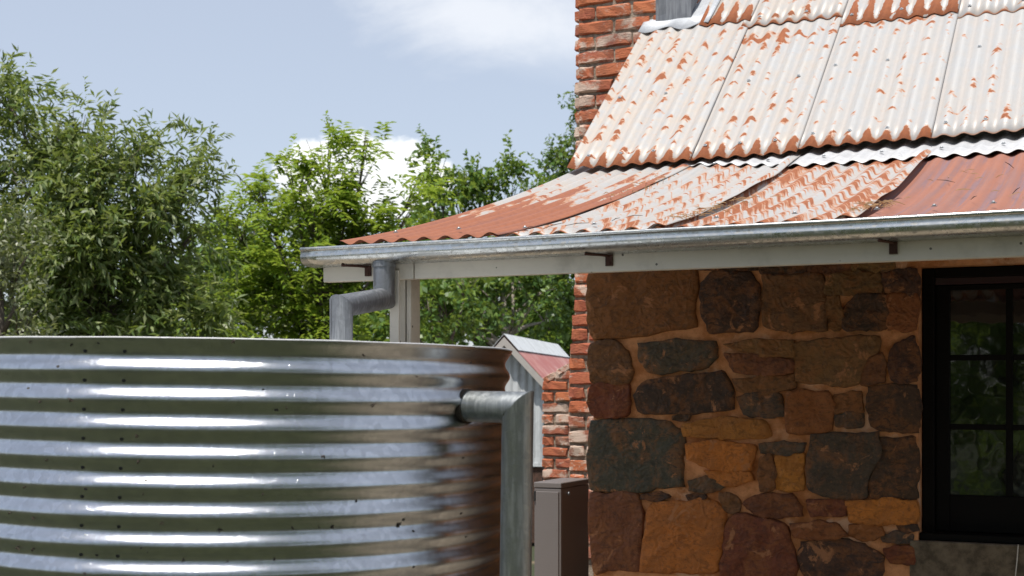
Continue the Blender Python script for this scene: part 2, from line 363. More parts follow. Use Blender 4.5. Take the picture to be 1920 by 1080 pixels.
def mat_ground():
    m, nt, o = newmat('dry_grass_and_gravel'); p = gpos(nt)
    n = noi(nt, p, .55, 5, .6, .3); f = noi(nt, p, 14, 6, .75); g = noi(nt, p, 60, 3, .7)
    c = mix(nt, f, (.026, .036, .011), (.060, .064, .024)); c = mix(nt, smooth(nt, n, .60, .70), c, mix(nt, g, (.20, .14, .085), (.30, .22, .14)))
    principled(nt, o, Base_Color=c, Roughness=.95, Normal=bump(nt, mth(nt, 'ADD', f, g), .8, .03)); return m
GROUND = mat_ground()
LITTER = mat_paint('dry_straw', (.42, .26, .13), .8, .4)
DARKLIT = mat_paint('dark_twigs', (.05, .035, .025), .8, .2)

# ------------------------------------------------------------------ ground
N = 60; gv = []; gf = []
for j in range(N+1):
    for i in range(N+1):
        a = (i/N-.5)*2; b = (j/N-.5)*2; x = math.copysign(abs(a)**2.6*400, a); y = math.copysign(abs(b)**2.6*400, b)
        h = 0.0 if math.hypot(x, y-5) < 9 else .25*mnoise.noise(Vector((x*.06, y*.06, 0)))
        gv.append((x, y, h-.01))
for j in range(N):
    for i in range(N): q = j*(N+1)+i; gf.append([q, q+1, q+N+2, q+N+1])
tag(obj('ground', me('ground', gv, gf, GROUND, True)), kind='structure')

def mat_path():
    m, nt, o = newmat('sandy_gravel'); p = gpos(nt); n = noi(nt, p, 2.2, 5, .65); g = noi(nt, p, 70, 4, .75)
    c = mix(nt, g, (.22, .175, .12), (.44, .365, .275)); c = mix(nt, mth(nt, 'MULTIPLY', smooth(nt, n, .52, .68), .6), c, (.13, .10, .05))
    principled(nt, o, Base_Color=c, Roughness=.95, Normal=bump(nt, g, .8, .015)); return m
pv = []; pf = []
for i in range(81):
    x = -12+20*i/80
    pv += [(x, 3.1+.25*mnoise.noise(Vector((x*.8, 0, 1))), .004), (x, 6.6+.2*mnoise.noise(Vector((x*.8, 5, 1))), .004)]
for i in range(80): pf.append([2*i, 2*i+2, 2*i+3, 2*i+1])
tag(obj('path', me('path', pv, pf, mat_path())), kind='structure')

# ------------------------------------------------------------------ the cottage
P = .083; XV = -2.60; AMP = .0074
cot = empty('stone_cottage', (-1.0, 6.2, 0), 'old stone cottage with brick chimney and rusty corrugated iron roof over its verandah', 'house')

def nz(x, y, s=0.0): return mnoise.noise(Vector((x, y, s)))
def sheet(name, parent, x0b, x0t, n, prof, mat, lift=0.0, edge=0.0, seed=0.0, ph=0.0, lowf=None, sub=10, amp=AMP):
    """corrugated sheet. prof: (Y,Z) points from lower edge up; x in pitches; edge = how far its right edge has sprung up"""
    pts = [Vector((0, y, z)) for y, z in prof]; m = len(pts); cols = int(round(n*sub))
    L = [0.0]
    for i in range(1, m): L.append(L[-1]+(pts[i]-pts[i-1]).length)
    vs = []; uvs = []
    for j in range(m):
        t = (pts[min(j+1, m-1)]-pts[max(j-1, 0)]).normalized(); nm = Vector((0, -t.z, t.y)); s = L[j]/L[-1]
        for i in range(cols+1):
            u = i/sub; x0 = x0b+(x0t-x0b)*s; X = XV+(x0+u)*P
            off = amp*math.cos(2*math.pi*(u+ph)) + lift + .004*nz(X*1.5, pts[j].y*1.2, seed)
            if edge:
                e = max(0, (u-(n-1.6))/1.6); off += edge*e*e*(.35+.65*math.sin(math.pi*min(1, max(0, s*1.05))) )*(1+.6*nz(s*5, seed, 2))
            p = pts[j]
            if lowf and j == 0: p = p + t*lowf(u)
            p = p + nm*off
            vs.append((X, p.y, p.z)); uvs.append((u+ph+20*seed, L[j]))
    fs = [[j*(cols+1)+i, j*(cols+1)+i+1, (j+1)*(cols+1)+i+1, (j+1)*(cols+1)+i] for j in range(m-1) for i in range(cols)]
    mm = me(name, vs, fs, mat, True, uvs)
    o = obj(name, mm, parent)
    sm = o.modifiers.new('gauge', 'SOLIDIFY'); sm.thickness = .0016; sm.offset = 1 if False else -1
    return o
UPZ = lambda y: 2.630+.85*(y-6.19)
def upprof(y0, y1, k=9): return [(y0+(y1-y0)*i/k, UPZ(y0+(y1-y0)*i/k)) for i in range(k+1)]
LOWY0, LOWY1 = 4.135, 6.42
def LOWZ(y):
    s = y-4.13; return 2.088+.182*s+.0345*s*s
def lowprof(y0=LOWY0, y1=LOWY1, k=22): return [(y0+(y1-y0)*i/k, LOWZ(y0+(y1-y0)*i/k)) for i in range(k+1)]

SH = dict(
 u1=mat_sheet('iron_spotted_a', 1.3, .62, .115, .70), u2=mat_sheet('iron_spotted_b', 4.2, .50, .115, .45, toprow=.16),
 u3=mat_sheet('iron_pale_a', 7.7, .40, .095, .30, toprow=.10), u4=mat_sheet('iron_pale_b', 9.1, .33, .0, .28),
 t1=mat_sheet('iron_spotted_c', 12.4,   .45, .24, .7), t2=mat_sheet('iron_spotted_d', 14.9, .56, .03, .55),
 t3=mat_sheet('iron_rusty_foot', 17.2, .66, .30, .5), t4=mat_sheet('iron_pale_c', 19.5, .48, .02, .5),
 l1=mat_sheet('iron_red_brown', 22.1, .45, .02, .5, full=.51, fullrow=1.25, pink=.40, verge=1.6),
 l2=mat_sheet('iron_dashed_a', 25.3, .45, .02, .35, dash=.50), l3=mat_sheet('iron_dashed_b', 28.8, .55, .05, .35, dash=1.1),
 l4=mat_sheet('iron_full_rust', 31.4, .5, .02, .3, full=1.7, pink=1.0))
# lower (verandah) roof
vr = obj('verandah_roof', MB().box(-2.52, 1.4, 5.20, 5.245, LOWZ(5.2)-.095, LOWZ(5.2)-.02).box(-2.52, 1.4, 4.20, 4.245, LOWZ(4.2)-.085, LOWZ(4.2)-.022).mesh('verandah_batten', GREYWOOD), cot)
lows = [(0, 0, 7.4, SH['l1'], .013, .014), (7, 6, 7.4, SH['l2'], .009, .030), (14, 13, 7.5, SH['l3'], .006, .036),
        (21.0, 20.0, 10, SH['l4'], .003, .008), (31, 30, 9, SH['l4'], .0, .0), ]
for k, (xb, xt, n, mt, lf, ed) in enumerate(lows):
    sheet('roof_sheet', vr, xb, xt, n, lowprof(), mt, lift=lf-.004, edge=ed, seed=k*1.3)
# bright apron strip between the two roofs
def strip():
    vs = []; uvs = []; n0, n1 = 6.6, 39.0; cols = int((n1-n0)*10); rows = 5
    for j in range(rows+1):
        for i in range(cols+1):
            q = n0+i/10; k = min(1, max(0, (q-n0)/9)); k = k*k*(3-2*k)
            ylo = 6.20-.25*k; y = ylo+(6.42-ylo)*j/rows
            off = AMP*.9*math.cos(2*math.pi*q) + .015 + .004*nz(q*.8, 3)
            vs.append((XV+q*P, y-.2*off, LOWZ(y)+off)); uvs.append((q, y-ylo))
    fs = [[j*(cols+1)+i, j*(cols+1)+i+1, (j+1)*(cols+1)+i+1, (j+1)*(cols+1)+i] for j in range(rows) for i in range(cols)]
    o = obj('apron_strip', me('apron_strip', vs, fs, STRIPM, True, uvs), vr)
    s = o.modifiers.new('gauge', 'SOLIDIFY'); s.thickness = .0016; s.offset = -1
strip()
# upper roof
ur = obj('upper_roof', MB().box(-2.55, 1.4, 6.5, 6.57, UPZ(6.5)-.13, UPZ(6.5)-.045).box(-2.55, 1.4, 8.0, 8.05, UPZ(8.0)-.13, UPZ(8.0)-.045).mesh('roof_purlin', GREYWOOD), cot)
RIDGE = 8.55
eav = [6.190, 6.205, 6.235, 6.245, 6.245, 6.24]; lap = [7.25, 7.20, 7.13, 7.10, 7.10, 7.1]
xs = [0, 7, 13, 20, 30, 39]; ns = [7.35, 6.35, 7.35, 10.35, 9.35, 9]
for k in range(5):
    lw = (lambda u, k=k: .010*nz(u*.5, k*3.1)) 
    sheet('roof_sheet', ur, xs[k], xs[k], ns[k], upprof(eav[k], lap[k]+.12), SH['u%d' % min(k+1, 4)], lift=.003+.0035*(4-k), edge=.005, seed=10+k*1.7, lowf=lw)
for k in range(5):
    x0 = xs[k] if k else 4; n = ns[k] if k else ns[0]-4
    sheet('roof_sheet', ur, x0, x0, n, upprof(lap[k]-.005, RIDGE), SH['t%d' % min(k+1, 4)], lift=.009+.0035*(4-k), edge=.004, seed=30+k*1.9)
# back slope
sheet('back_roof_sheet', ur, 0, 0, 48, [(RIDGE+i*.35, UPZ(RIDGE)-.85*.35*i) for i in range(8)], SH['u4'], seed=55, sub=4)
mb = MB().tube([(-2.62, RIDGE, UPZ(RIDGE)+.015), (1.4, RIDGE, UPZ(RIDGE)+.015)], .06, 12)
obj('ridge_cap', mb.mesh('ridge_cap', STRIPM, True), ur)
# screws
def screw_mesh():
    mb = MB(); seg = 8
    prof = [(.0095, 0), (.0095, .002), (.0055, .0022), (.0055, .0055), (.0030, .0075)]
    for r, z in prof:
        for k in range(seg): mb.v.append((r*math.cos(k*2*math.pi/seg), r*math.sin(k*2*math.pi/seg), z))
    for i in range(len(prof)-1):
        for k in range(seg): mb.f.append([i*seg+k, i*seg+(k+1) % seg, (i+1)*seg+(k+1) % seg, (i+1)*seg+k])
    mb.f.append([(len(prof)-1)*seg+k for k in range(seg)]); return mb.mesh('roof_screw', SCREWM)
SCREW = screw_mesh(); UPA = math.atan(.85)
def screw(parent, unit, y, upper=True, lf=.012):
    zz = UPZ(y) if upper else LOWZ(y); a = UPA if upper else math.atan(.18+.069*(y-4.13))
    nrm = Vector((0, -math.sin(a), math.cos(a)))
    o = obj('roof_screw', SCREW, parent, Vector((XV+unit*P, y, zz)) + nrm*(AMP+lf)); o.rotation_euler = (a, 0, 0)
for k in range(4):
    for q in range(1, int(ns[k]), 2): screw(ur, xs[k]+q, eav[k]+.075, lf=.004+.0035*(4-k))
    for q in range(1+(k % 2), int(ns[k]), 3): screw(ur, xs[k]+q, eav[k]+.50+.03*k, lf=.004+.0035*(4-k))
    for q in range(1, int(ns[k]), 3):
        if xs[k]+q > 4: screw(ur, xs[k]+q, lap[k]+.06, lf=.010+.0035*(4-k))
for q in (2, 5, 8, 11, 16, 19, 22, 24, 26): screw(vr, q, 4.24, False, .02 if q < 7 else .012)
for q in (9, 12, 15, 18, 21, 24): screw(vr, q+.15, 6.10, False, .018)

# lead round the chimney foot
YC, XC0, XC1 = 7.335, -3.022, -2.352
def leadflat():
    vs = []; cols, rows = 24, 8; x0, x1 = -2.62, XV+4.55*P
    for j in range(rows+1):
        for i in range(cols+1):
            x = x0+(x1-x0)*i/cols + (.03*j/rows if i == cols else 0); y = 7.235+(8.05-7.235)*j/rows - .02*math.sin(i*.5)*(j == 0)
            vs.append((x, y, UPZ(y)+.034+.002*math.sin(i*.6)*(1-j/rows)+.003*nz(x*9, y*9)))
    fs = [[j*(cols+1)+i, j*(cols+1)+i+1, (j+1)*(cols+1)+i+1, (j+1)*(cols+1)+i] for j in range(rows) for i in range(cols)]
    o = obj('lead_apron', me('lead_apron', vs, fs, LEADM, True), ur); s = o.modifiers.new('gauge', 'SOLIDIFY'); s.thickness = .003
leadflat()
zc = UPZ(YC)
mb = MB(); mb.box(-2.545, XC1+.012, YC-.020, YC-.012, zc+.015, zc+.34)
mb.prism([(XC1+.004, YC-.016, zc+.04), (XC1+.012, YC-.016, zc+.30), (XC1+.012, YC+.55, zc+.80), (XC1+.004, YC+.55, zc+.50)], (.006, 0, 0))
obj('lead_upstand', mb.mesh('lead_upstand', LEADD), ur)

# chimney with single bricks
def brick_meshes(l, h, d, n, seed):
    out = []; rg = random.Random(seed)
    for k in range(n):
        bm = bmesh.new(); bmesh.ops.create_cube(bm, size=1)
        bmesh.ops.subdivide_edges(bm, edges=[e for e in bm.edges if abs((e.verts[0].co-e.verts[1].co).x) > .5], cuts=2)
        for v in bm.verts: v.co = Vector((v.co.x*l, v.co.y*d, v.co.z*h))
        bmesh.ops.bevel(bm, geom=[e for e in bm.edges if e.calc_face_angle(0) > .5], offset=.008, segments=1, affect='EDGES')
        for v in bm.verts: v.co += Vector((rg.uniform(-1, 1)*.006, rg.uniform(-1, 1)*.005, rg.uniform(-1, 1)*.0048))
        m = bpy.data.meshes.new('brick'); bm.to_mesh(m); bm.free(); m.materials.append(BRICK); out.append(m)
    return out
STR = brick_meshes(.210, .066, .10, 6, 1); HDR = brick_meshes(.096, .066, .10, 4, 2)
def brick_face(parent, x0, x1, y, z0, z1, course=.083, along='X', shift=None, rg=random.Random(3), scale=1.0, cut=None, flip=False):
    z = z0; row = 0
    while z < z1:
        xl = x0+(shift(z) if shift else 0); x = xl; k = 0
        if row % 2 == 0: pat = ['S']*40
        else: pat = ['H']+['S']*40
        while x < x1-.03:
            t = pat[k]; l = (.222 if t == 'S' else .108)*scale
            if x+l > x1+.01:
                l = x1-x
            full = (.212 if l > .15*scale else .098)*scale
            src = rg.choice(STR if l > .15*scale else HDR)
            zz = z+course/2
            if cut is None or cut(x+l/2, zz):
                c = (x+l/2, y+.045-rg.uniform(.001, .011), zz) if along == 'X' else (y+(.045-rg.uniform(.001, .011))*(-1 if flip else 1), x+l/2, zz)
                o = obj('brick', src, parent, c)
                sx = max(.3, (l-.011)/(full))
                o.scale = (sx*(scale if False else 1)*1.0, 1, course/.083)
                if abs(scale-1) > .01: o.scale.x = (l-.010)/(.212 if l > .15*scale else .098)
                o.rotation_euler = (rg.uniform(-.02, .02), rg.uniform(-.02, .02), rg.uniform(-.015, .015) + (math.pi/2 if along == 'Y' else 0))
            x += l; k += 1
        z += course; row += 1
CZ1 = 5.15
def batter(z): return -.045*min(1, max(0, (2.28-z)/.6)) - .012*max(0, min(1, (2.9-z)/.7))
mb = MB()
prev = 0
for i in range(0, 26):
    z0 = i*.2; z1 = min(CZ1, z0+.2)
    if z0 >= CZ1: break
    mb.box(XC0+.007+batter(z0+.1), XC1-.010, YC+.003, YC+.60, z0, z1)
chm = obj('chimney', mb.mesh('chimney_core', MORT), cot)
brick_face(chm, XC0, XC1, YC, .60, CZ1, shift=batter)
brick_face(chm, YC+.005, YC+.60, XC0-.012, .60, CZ1, along='Y', rg=random.Random(8))
brick_face(chm, YC+.11, YC+.60, XC1, 3.3, CZ1, along='Y', rg=random.Random(9), flip=True)

# stone wall
YW = 6.20; XWL = -2.470; WX0, WX1, WZ0, WZ1 = -.956, .03, .928, 2.114
mb = MB()
mb.box(XWL, WX0, YW, YW+.40, 0, 2.52); mb.box(WX0, WX1, YW, YW+.40, 0, .70); mb.box(WX0, WX1, YW, YW+.40, WZ1, 2.52); mb.box(WX1, 2.2, YW, YW+.40, 0, 2.52)
wall = obj('stone_wall', mb.mesh('wall_mortar', SMORT), cot)
# uneven pointing: a relief skin over the wall face
def pointing():
    vs = []; fs = []; st = .02
    nx = int((WX0-XWL)/st); nzn = int(2.0/st)
    for j in range(nzn+1):
        for i in range(nx+1):
            x = XWL+(WX0-XWL)*i/nx; z = .5+2.0*j/nzn
            vs.append((x, YW-.004-.006*nz(x*9, z*9, 4)-.004*nz(x*30, z*30, 6), z))
    for j in range(nzn):
        for i in range(nx): q = j*(nx+1)+i; fs.append([q, q+1, q+nx+2, q+nx+1])
    o = obj('mortar_pointing', me('mortar_pointing', vs, fs, SMORT, True), wall)
pointing()
A, B = 480, 714
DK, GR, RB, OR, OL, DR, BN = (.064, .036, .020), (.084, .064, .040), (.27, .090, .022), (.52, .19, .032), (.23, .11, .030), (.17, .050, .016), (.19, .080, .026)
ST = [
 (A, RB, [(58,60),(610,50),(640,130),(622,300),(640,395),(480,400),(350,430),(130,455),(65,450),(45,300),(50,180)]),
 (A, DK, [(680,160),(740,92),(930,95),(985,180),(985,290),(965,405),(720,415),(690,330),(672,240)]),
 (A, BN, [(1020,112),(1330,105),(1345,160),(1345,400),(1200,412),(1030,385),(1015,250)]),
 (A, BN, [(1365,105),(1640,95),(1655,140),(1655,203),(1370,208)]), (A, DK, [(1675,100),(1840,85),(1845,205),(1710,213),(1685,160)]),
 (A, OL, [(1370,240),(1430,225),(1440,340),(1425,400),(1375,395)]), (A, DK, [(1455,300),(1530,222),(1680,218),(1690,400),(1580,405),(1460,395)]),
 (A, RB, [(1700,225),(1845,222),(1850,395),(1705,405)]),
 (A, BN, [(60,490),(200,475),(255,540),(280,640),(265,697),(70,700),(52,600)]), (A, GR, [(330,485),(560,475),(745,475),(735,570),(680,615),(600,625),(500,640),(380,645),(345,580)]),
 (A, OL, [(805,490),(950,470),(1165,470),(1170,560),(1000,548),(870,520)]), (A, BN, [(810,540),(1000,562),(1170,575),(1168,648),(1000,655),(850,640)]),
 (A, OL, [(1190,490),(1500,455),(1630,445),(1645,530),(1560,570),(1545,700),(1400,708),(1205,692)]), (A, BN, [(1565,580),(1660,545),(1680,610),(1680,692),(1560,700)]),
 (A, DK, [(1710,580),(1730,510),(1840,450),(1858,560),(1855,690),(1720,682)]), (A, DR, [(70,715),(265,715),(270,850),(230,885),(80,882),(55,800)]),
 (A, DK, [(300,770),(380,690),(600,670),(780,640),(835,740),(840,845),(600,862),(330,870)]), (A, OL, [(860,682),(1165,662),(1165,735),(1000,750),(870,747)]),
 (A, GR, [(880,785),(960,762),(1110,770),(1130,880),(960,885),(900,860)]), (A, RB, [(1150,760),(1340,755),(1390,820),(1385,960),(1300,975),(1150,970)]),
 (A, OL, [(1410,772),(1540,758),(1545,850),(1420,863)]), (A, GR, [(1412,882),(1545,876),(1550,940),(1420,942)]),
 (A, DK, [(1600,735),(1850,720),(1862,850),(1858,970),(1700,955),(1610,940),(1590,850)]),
 (B, GR, [(62,225),(260,215),(480,235),(565,290),(560,580),(300,600),(150,610),(68,600),(55,420)]), (B, OR, [(575,240),(800,205),(1000,220),(1050,300),(1000,318),(580,308)]),
 (B, OR, [(585,350),(760,335),(960,360),(940,440),(930,488),(700,478),(600,430)]), (B, GR, [(610,555),(690,540),(800,582),(760,602),(620,602)]),
 (B, OR, [(690,496),(930,503),(945,550),(830,577),(740,545)]), (B, GR, [(1010,350),(1230,345),(1220,395),(1020,397)]),
 (B, BN, [(990,430),(1060,420),(1075,590),(1000,592)]), (B, OR, [(1088,420),(1225,415),(1225,590),(1088,592)]),
 (B, GR, [(1290,310),(1640,288),(1640,430),(1580,560),(1590,640),(1400,636),(1272,600),(1268,450)]), (B, DK, [(1655,330),(1840,325),(1855,450),(1852,640),(1610,640),(1600,560),(1660,440)]),
 (B, DR, [(895,680),(980,640),(1150,640),(1220,690),(1215,745),(1000,747)]), (B, DR, [(1265,660),(1460,667),(1465,740),(1280,747)]), (B, OR, [(1480,667),(1850,662),(1855,785),(1500,780)]),
 (B, BN, [(58,630),(310,630),(335,740),(325,880),(320,1040),(80,1050),(60,800)]), (B, OR, [(390,682),(720,662),(790,722),(790,850),(750,1045),(340,1045),(370,800)]),
 (B, DR, [(820,772),(870,742),(1130,792),(1160,900),(1190,1010),(1170,1090),(780,1090),(800,920)]), (B, RB, [(1172,792),(1400,792),(1480,858),(1400,868),(1190,858)]),
 (B, DK, [(1220,890),(1400,880),(1550,910),(1670,970),(1650,1090),(1260,1090),(1210,980)]), (B, DR, [(1690,932),(1760,912),(1830,922),(1830,1000),(1720,992)]),
 (B, OL, [(780,632),(830,642),(875,700),(850,728),(800,718)]), (B, GR, [(1660,852),(1830,850),(1820,890),(1680,890)]), (B, DK, [(345,628),(430,622),(490,640),(430,660),(350,652)]),
 (B, DK, [(520,195),(590,195),(580,212),(525,212)]), (B, DK, [(600,635),(670,630),(680,650),(610,655)]), (B, RB, [(1500,800),(1640,800),(1660,850),(1560,880),(1500,850)]),
 (B, DK, [(1760,800),(1850,798),(1850,825),(1770,822)]),
 (A, DK, [(1000,62),(1240,50),(1240,92),(1010,98)]), (A, DR, [(1260,50),(1490,42),(1490,88),(1265,92)]), (A, OL, [(1510,42),(1720,30),(1720,74),(1515,82)]), (A, DK, [(640,45),(980,45),(970,80),(650,78)]),
]
def resample(poly, n):
    pts = [Vector(p) for p in poly]; m = len(pts)
    sl = [(pts[(i+1) % m]-pts[i]).length for i in range(m)]; T = sum(sl); out = []
    for k in range(n):
        d = T*k/n; i = 0
        while d > sl[i]: d -= sl[i]; i += 1
        out.append(pts[i].lerp(pts[(i+1) % m], d/sl[i]))
    # soften corners
    return [out[k]*.90+(out[k-1]+out[(k+1) % n])*.05 for k in range(n)]
def stone(poly, col, seed):
    n = 46; ol = resample(poly, n); c = sum(ol, Vector((0, 0)))/n
    size = max(max(p.x for p in ol)-min(p.x for p in ol), max(p.y for p in ol)-min(p.y for p in ol))
    ol = [p + (p-c).normalized()*(.014+.014*nz(p.x*16, p.y*16, seed)+.009*nz(p.x*52, p.y*52, seed)) for p in ol]
    h = .011+.008*min(1, size/.3)+.009*rng.random()
    rings = [(1.02, -.014), (1.0, .55), (.975, .92), (.88, 1.0), (.70, 1.0), (.48, 1.0), (.24, 1.0)]
    vs = []; fs = []
    tilt = Vector((rng.uniform(-1, 1), rng.uniform(-1, 1)))*.05
    for sc, hh in rings:
        for p in ol:
            q = c+(p-c)*sc; d = -.014 if hh < 0 else h*hh
            if hh > 0: d += hh*(.014*nz(q.x*13, q.y*13, seed+5)+.008*nz(q.x*40, q.y*40, seed)+tilt.dot(q-c)*.5)
            vs.append((q.x, YW-.004-d, q.y))
    R_ = len(rings); vs.append((c.x, YW-.004-h*1.02, c.y))
    for r in range(R_-1):
        for k in range(n): k2 = (k+1) % n; fs.append([r*n+k, r*n+k2, (r+1)*n+k2, (r+1)*n+k])
    for k in range(n): fs.append([(R_-1)*n+k, (R_-1)*n+(k+1) % n, len(vs)-1])
    m = me('stone', vs, fs, STONE, True)
    bm = bmesh.new(); bm.from_mesh(m); bmesh.ops.recalc_face_normals(bm, faces=bm.faces); bm.to_mesh(m); bm.free()
    o = obj('stone', m, wall); o.color = (*[x*rng.uniform(.85, 1.15) for x in col], 1)
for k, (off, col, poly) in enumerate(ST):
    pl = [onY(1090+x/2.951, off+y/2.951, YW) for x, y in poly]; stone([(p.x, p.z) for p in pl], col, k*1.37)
# courses below and beyond the picture, so that the wall stands on the ground
zz = .04
while zz < .60:
    hh = rng.uniform(.13, .2); x = XWL
    if zz+hh > .66: hh = .66-zz
    while x < 1.6:
        w = rng.uniform(.16, .36); a = .012
        stone([(x+a, zz+a), (x+w-a, zz+a+rng.uniform(-.01, .01)), (x+w-a, zz+hh-a), (x+a, zz+hh-a)], rng.choice([DK, GR, RB, OR, BN, DR]), x*9+zz); x += w
    zz += hh
zz = .68
while zz < 2.4:
    hh = rng.uniform(.13, .22); x = WX1+.03
    while x < 1.6:
        w = rng.uniform(.18, .36); a = .012
        stone([(x+a, zz+a), (x+w-a, zz+a), (x+w-a, zz+hh-a), (x+a, zz+hh-a)], rng.choice([DK, GR, RB, OR, BN, DR]), x*9+zz); x += w
    zz += hh
# other walls of the cottage (gable, back, far end)
mb = MB(); mb.prism([(XWL, YW+.402, 0), (XWL, 10.7, 0), (XWL, 10.7, 2.50), (XWL, RIDGE, UPZ(RIDGE)-.08), (XWL, YW+.402, UPZ(6.6)-.08)], (.35, 0, 0))
mb.prism([(1.9, YW+.402, 0), (1.9, 10.7, 0), (1.9, 10.7, 2.50), (1.9, RIDGE, UPZ(RIDGE)-.08), (1.9, YW+.402, UPZ(6.6)-.08)], (.3, 0, 0))
mb.box(XWL+.352, 1.898, 10.4, 10.7, 0, 2.5)
obj('gable_wall', mb.mesh('gable_wall', GABLEM), cot)

# window
win = obj('window', MB().box(WX0+.004, WX0+.055, YW+.085, YW+.17, WZ0, WZ1-.002).box(WX1-.055, WX1-.004, YW+.085, YW+.17, WZ0, WZ1-.002)
          .box(WX0+.055, WX1-.055, YW+.085, YW+.17, WZ1-.045, WZ1-.002).mesh('window_frame', BLACKP), cot)
bevel(win, .004)
bevel(obj('window_ledge', MB().box(WX0+.002, WX1-.002, YW+.012, YW+.17, WZ0-.001, WZ0+.030).mesh('window_ledge', BLACKP), win), .004)
obj('window_head', MB().box(WX0+.056, WX1-.056, YW+.105, YW+.16, WZ1-.075, WZ1-.046).mesh('window_head', HEADP), win)
gx = [-.842, -.609, -.581, -.348, -.320, -.087]; gz = [1.119, 1.405, 1.429, 1.707, 1.732, 2.015]
sx0, sx1, sz0, sz1 = WX0+.057, WX1-.057, WZ0+.032, WZ1-.077
yb, ye = YW+.115, YW+.155
bevel(obj('sash', MB().box(sx0, gx[0], yb, ye, sz0, sz1).box(gx[5], sx1, yb, ye, sz0, sz1).box(gx[0], gx[5], yb, ye, sz0, gz[0]).box(gx[0], gx[5], yb, ye, gz[5], sz1).mesh('sash', BLACKP), win), .003)
for x0, x1 in ((gx[1], gx[2]), (gx[3], gx[4])): bevel(obj('glazing_bar', MB().box(x0, x1, yb+.004, ye-.002, gz[0], gz[5]).mesh('glazing_bar', BLACKP), win), .003)
for c in range(3):
    for z0, z1 in ((gz[1], gz[2]), (gz[3], gz[4])): bevel(obj('glazing_bar', MB().box(gx[2*c], gx[2*c+1], yb+.006, ye-.004, z0, z1).mesh('glazing_bar', BLACKP), win), .003)
    for r in range(3):
        o = obj('pane', MB().box(gx[2*c]-.003, gx[2*c+1]+.003, yb+.022, yb+.026, gz[2*r]-.003, gz[2*r+1]+.003).mesh('pane', GLASS), win)
        o.rotation_euler = (0, 0, 0)
# black panel standing in for the unlit room behind the panes
obj('dark_room_panel', MB().box(WX0-.1, WX1+.1, YW+.42, YW+.43, .4, 2.4).mesh('dark_room_panel', BLACKP), win)
def sillmesh():
    mb = MB(); mb.box(WX0-.035, WX1+.035, YW-.020, YW+.20, .715, .926); return mb.mesh('window_sill', CONC)
o = bevel(obj('window_sill', sillmesh(), win), .008, 3)
obj('wall_wire', MB().tube([(-.545, YW-.024, .93), (-.550, YW-.026, .86), (-.556, YW-.025, .80), (-.560, YW-.026, .70)], .0022, 6).mesh('wall_wire', WHITE), wall)

# fascia, gutter, post, downpipe
YF = 4.19; FZ0 = 1.966
XF0, XJ = -2.706, -2.335
bevel(obj('fascia_board', MB().box(XF0, XJ-.004, YF, YF+.032, FZ0, 2.085).mesh('fascia_board', WHITE), cot), .003)
bevel(obj('fascia_board', MB().box(XJ, 1.4, YF, YF+.032, FZ0, 2.085).mesh('fascia_board', WHITE), cot), .003)
def gutter():
    # cross-section (dy from lip outward face, dz from lip top): rolled lip, upright face, rounded belly, flat sole, back
    sec = []
    for k in range(9):
        a = math.pi*1.25-k*math.pi*1.5/8*1.0; sec.append((.006+.006*math.cos(a), -.006+.006*math.sin(a)))
    sec = [(.012, -.010), (.0125, -.004), (.009, 0), (.004, 0), (.0005, -.003), (0, -.008), (.0025, -.013), (.006, -.016), (.0065, -.030), (.004, -.036)]
    for k in range(9):
        a = math.pi + k*(math.pi/2)/8; sec.append((.044+.040*math.cos(a), -.040+.036*math.sin(a)))
    sec += [(.096, -.078), (.099, -.076), (.099, -.004)]
    sec = [(dy, dz*.80) for dy, dz in sec]
    xs_ = np.linspace(-2.735, 1.4, 60); vs = []; fs = []; n = len(sec)
    for i, x in enumerate(xs_):
        zl = 2.081+.0030*(x+2.735)
        for dy, dz in sec: vs.append((x, 4.085+dy+.0015*nz(x*2, dz*10), zl+dz+.0015*nz(x*1.7, 1)))
    for i in range(len(xs_)-1):
        for k in range(n-1): fs.append([i*n+k, i*n+k+1, (i+1)*n+k+1, (i+1)*n+k])
    m = me('gutter', vs, fs, GUTM, True); autosmooth(m, 50)
    o = obj('gutter', m, cot); s = o.modifiers.new('gauge', 'SOLIDIFY'); s.thickness = .0014; s.offset = 1
    cap = [Vector((-2.736, 4.085+dy, 2.081+dz)) for dy, dz in sec[3:]]
    obj('gutter_end', MB().prism(cap, (.0015, 0, 0)).mesh('gutter_end', GUTM), o)
    return o
gut = gutter()
def bracket(x, rod):
    mb = MB(); z = 2.017+.003*(x+2.735)
    mb.box(x-.012, x+.012, YF-.007, YF-.001, z-.036, z+.012)
    mb.tube([(x, YF-.005, z-.004), (x-rod*.3, YF-.035, z-.002), (x-rod, YF-.075, z-.001)], .0045, 8)
    mb.tube([(x-rod*.75, YF-.055, z), (x-rod*.75, YF-.085, z+.012), (x-rod*.75, YF-.100, z+.035)], .003, 6)
    mb.tube([(x, YF-.011, z-.028), (x, YF-.006, z-.028)], .006, 8)
    obj('gutter_bracket', autosmooth(mb.mesh('gutter_bracket', RUSTIRON)), gut)
for u, v, rod in ((690, 508, .065), (1142, 488, .055), (1675, 462, .03)):
    bracket(onY(u, v, YF-.004).x, rod)
# post made of two boards and a batten
px0 = onY(733, 600, YF).x; px1 = onY(751, 600, YF).x; px2 = onY(770, 600, YF+.034).x
post = obj('verandah_post', MB().box(px1+.004, px2, YF+.034, YF+.104, 0, FZ0+.1).mesh('verandah_post', WHITE), cot); bevel(post, .004)
bevel(obj('post_board', MB().box(px0, px1-.001, YF-.010, YF-.001, 0, 2.00).mesh('post_board', WHITE), post), .003)
bevel(obj('post_board', MB().box(px0, px1-.002, YF+.034, YF+.104, 0, FZ0+.1).mesh('post_board', WHITE), post), .003)

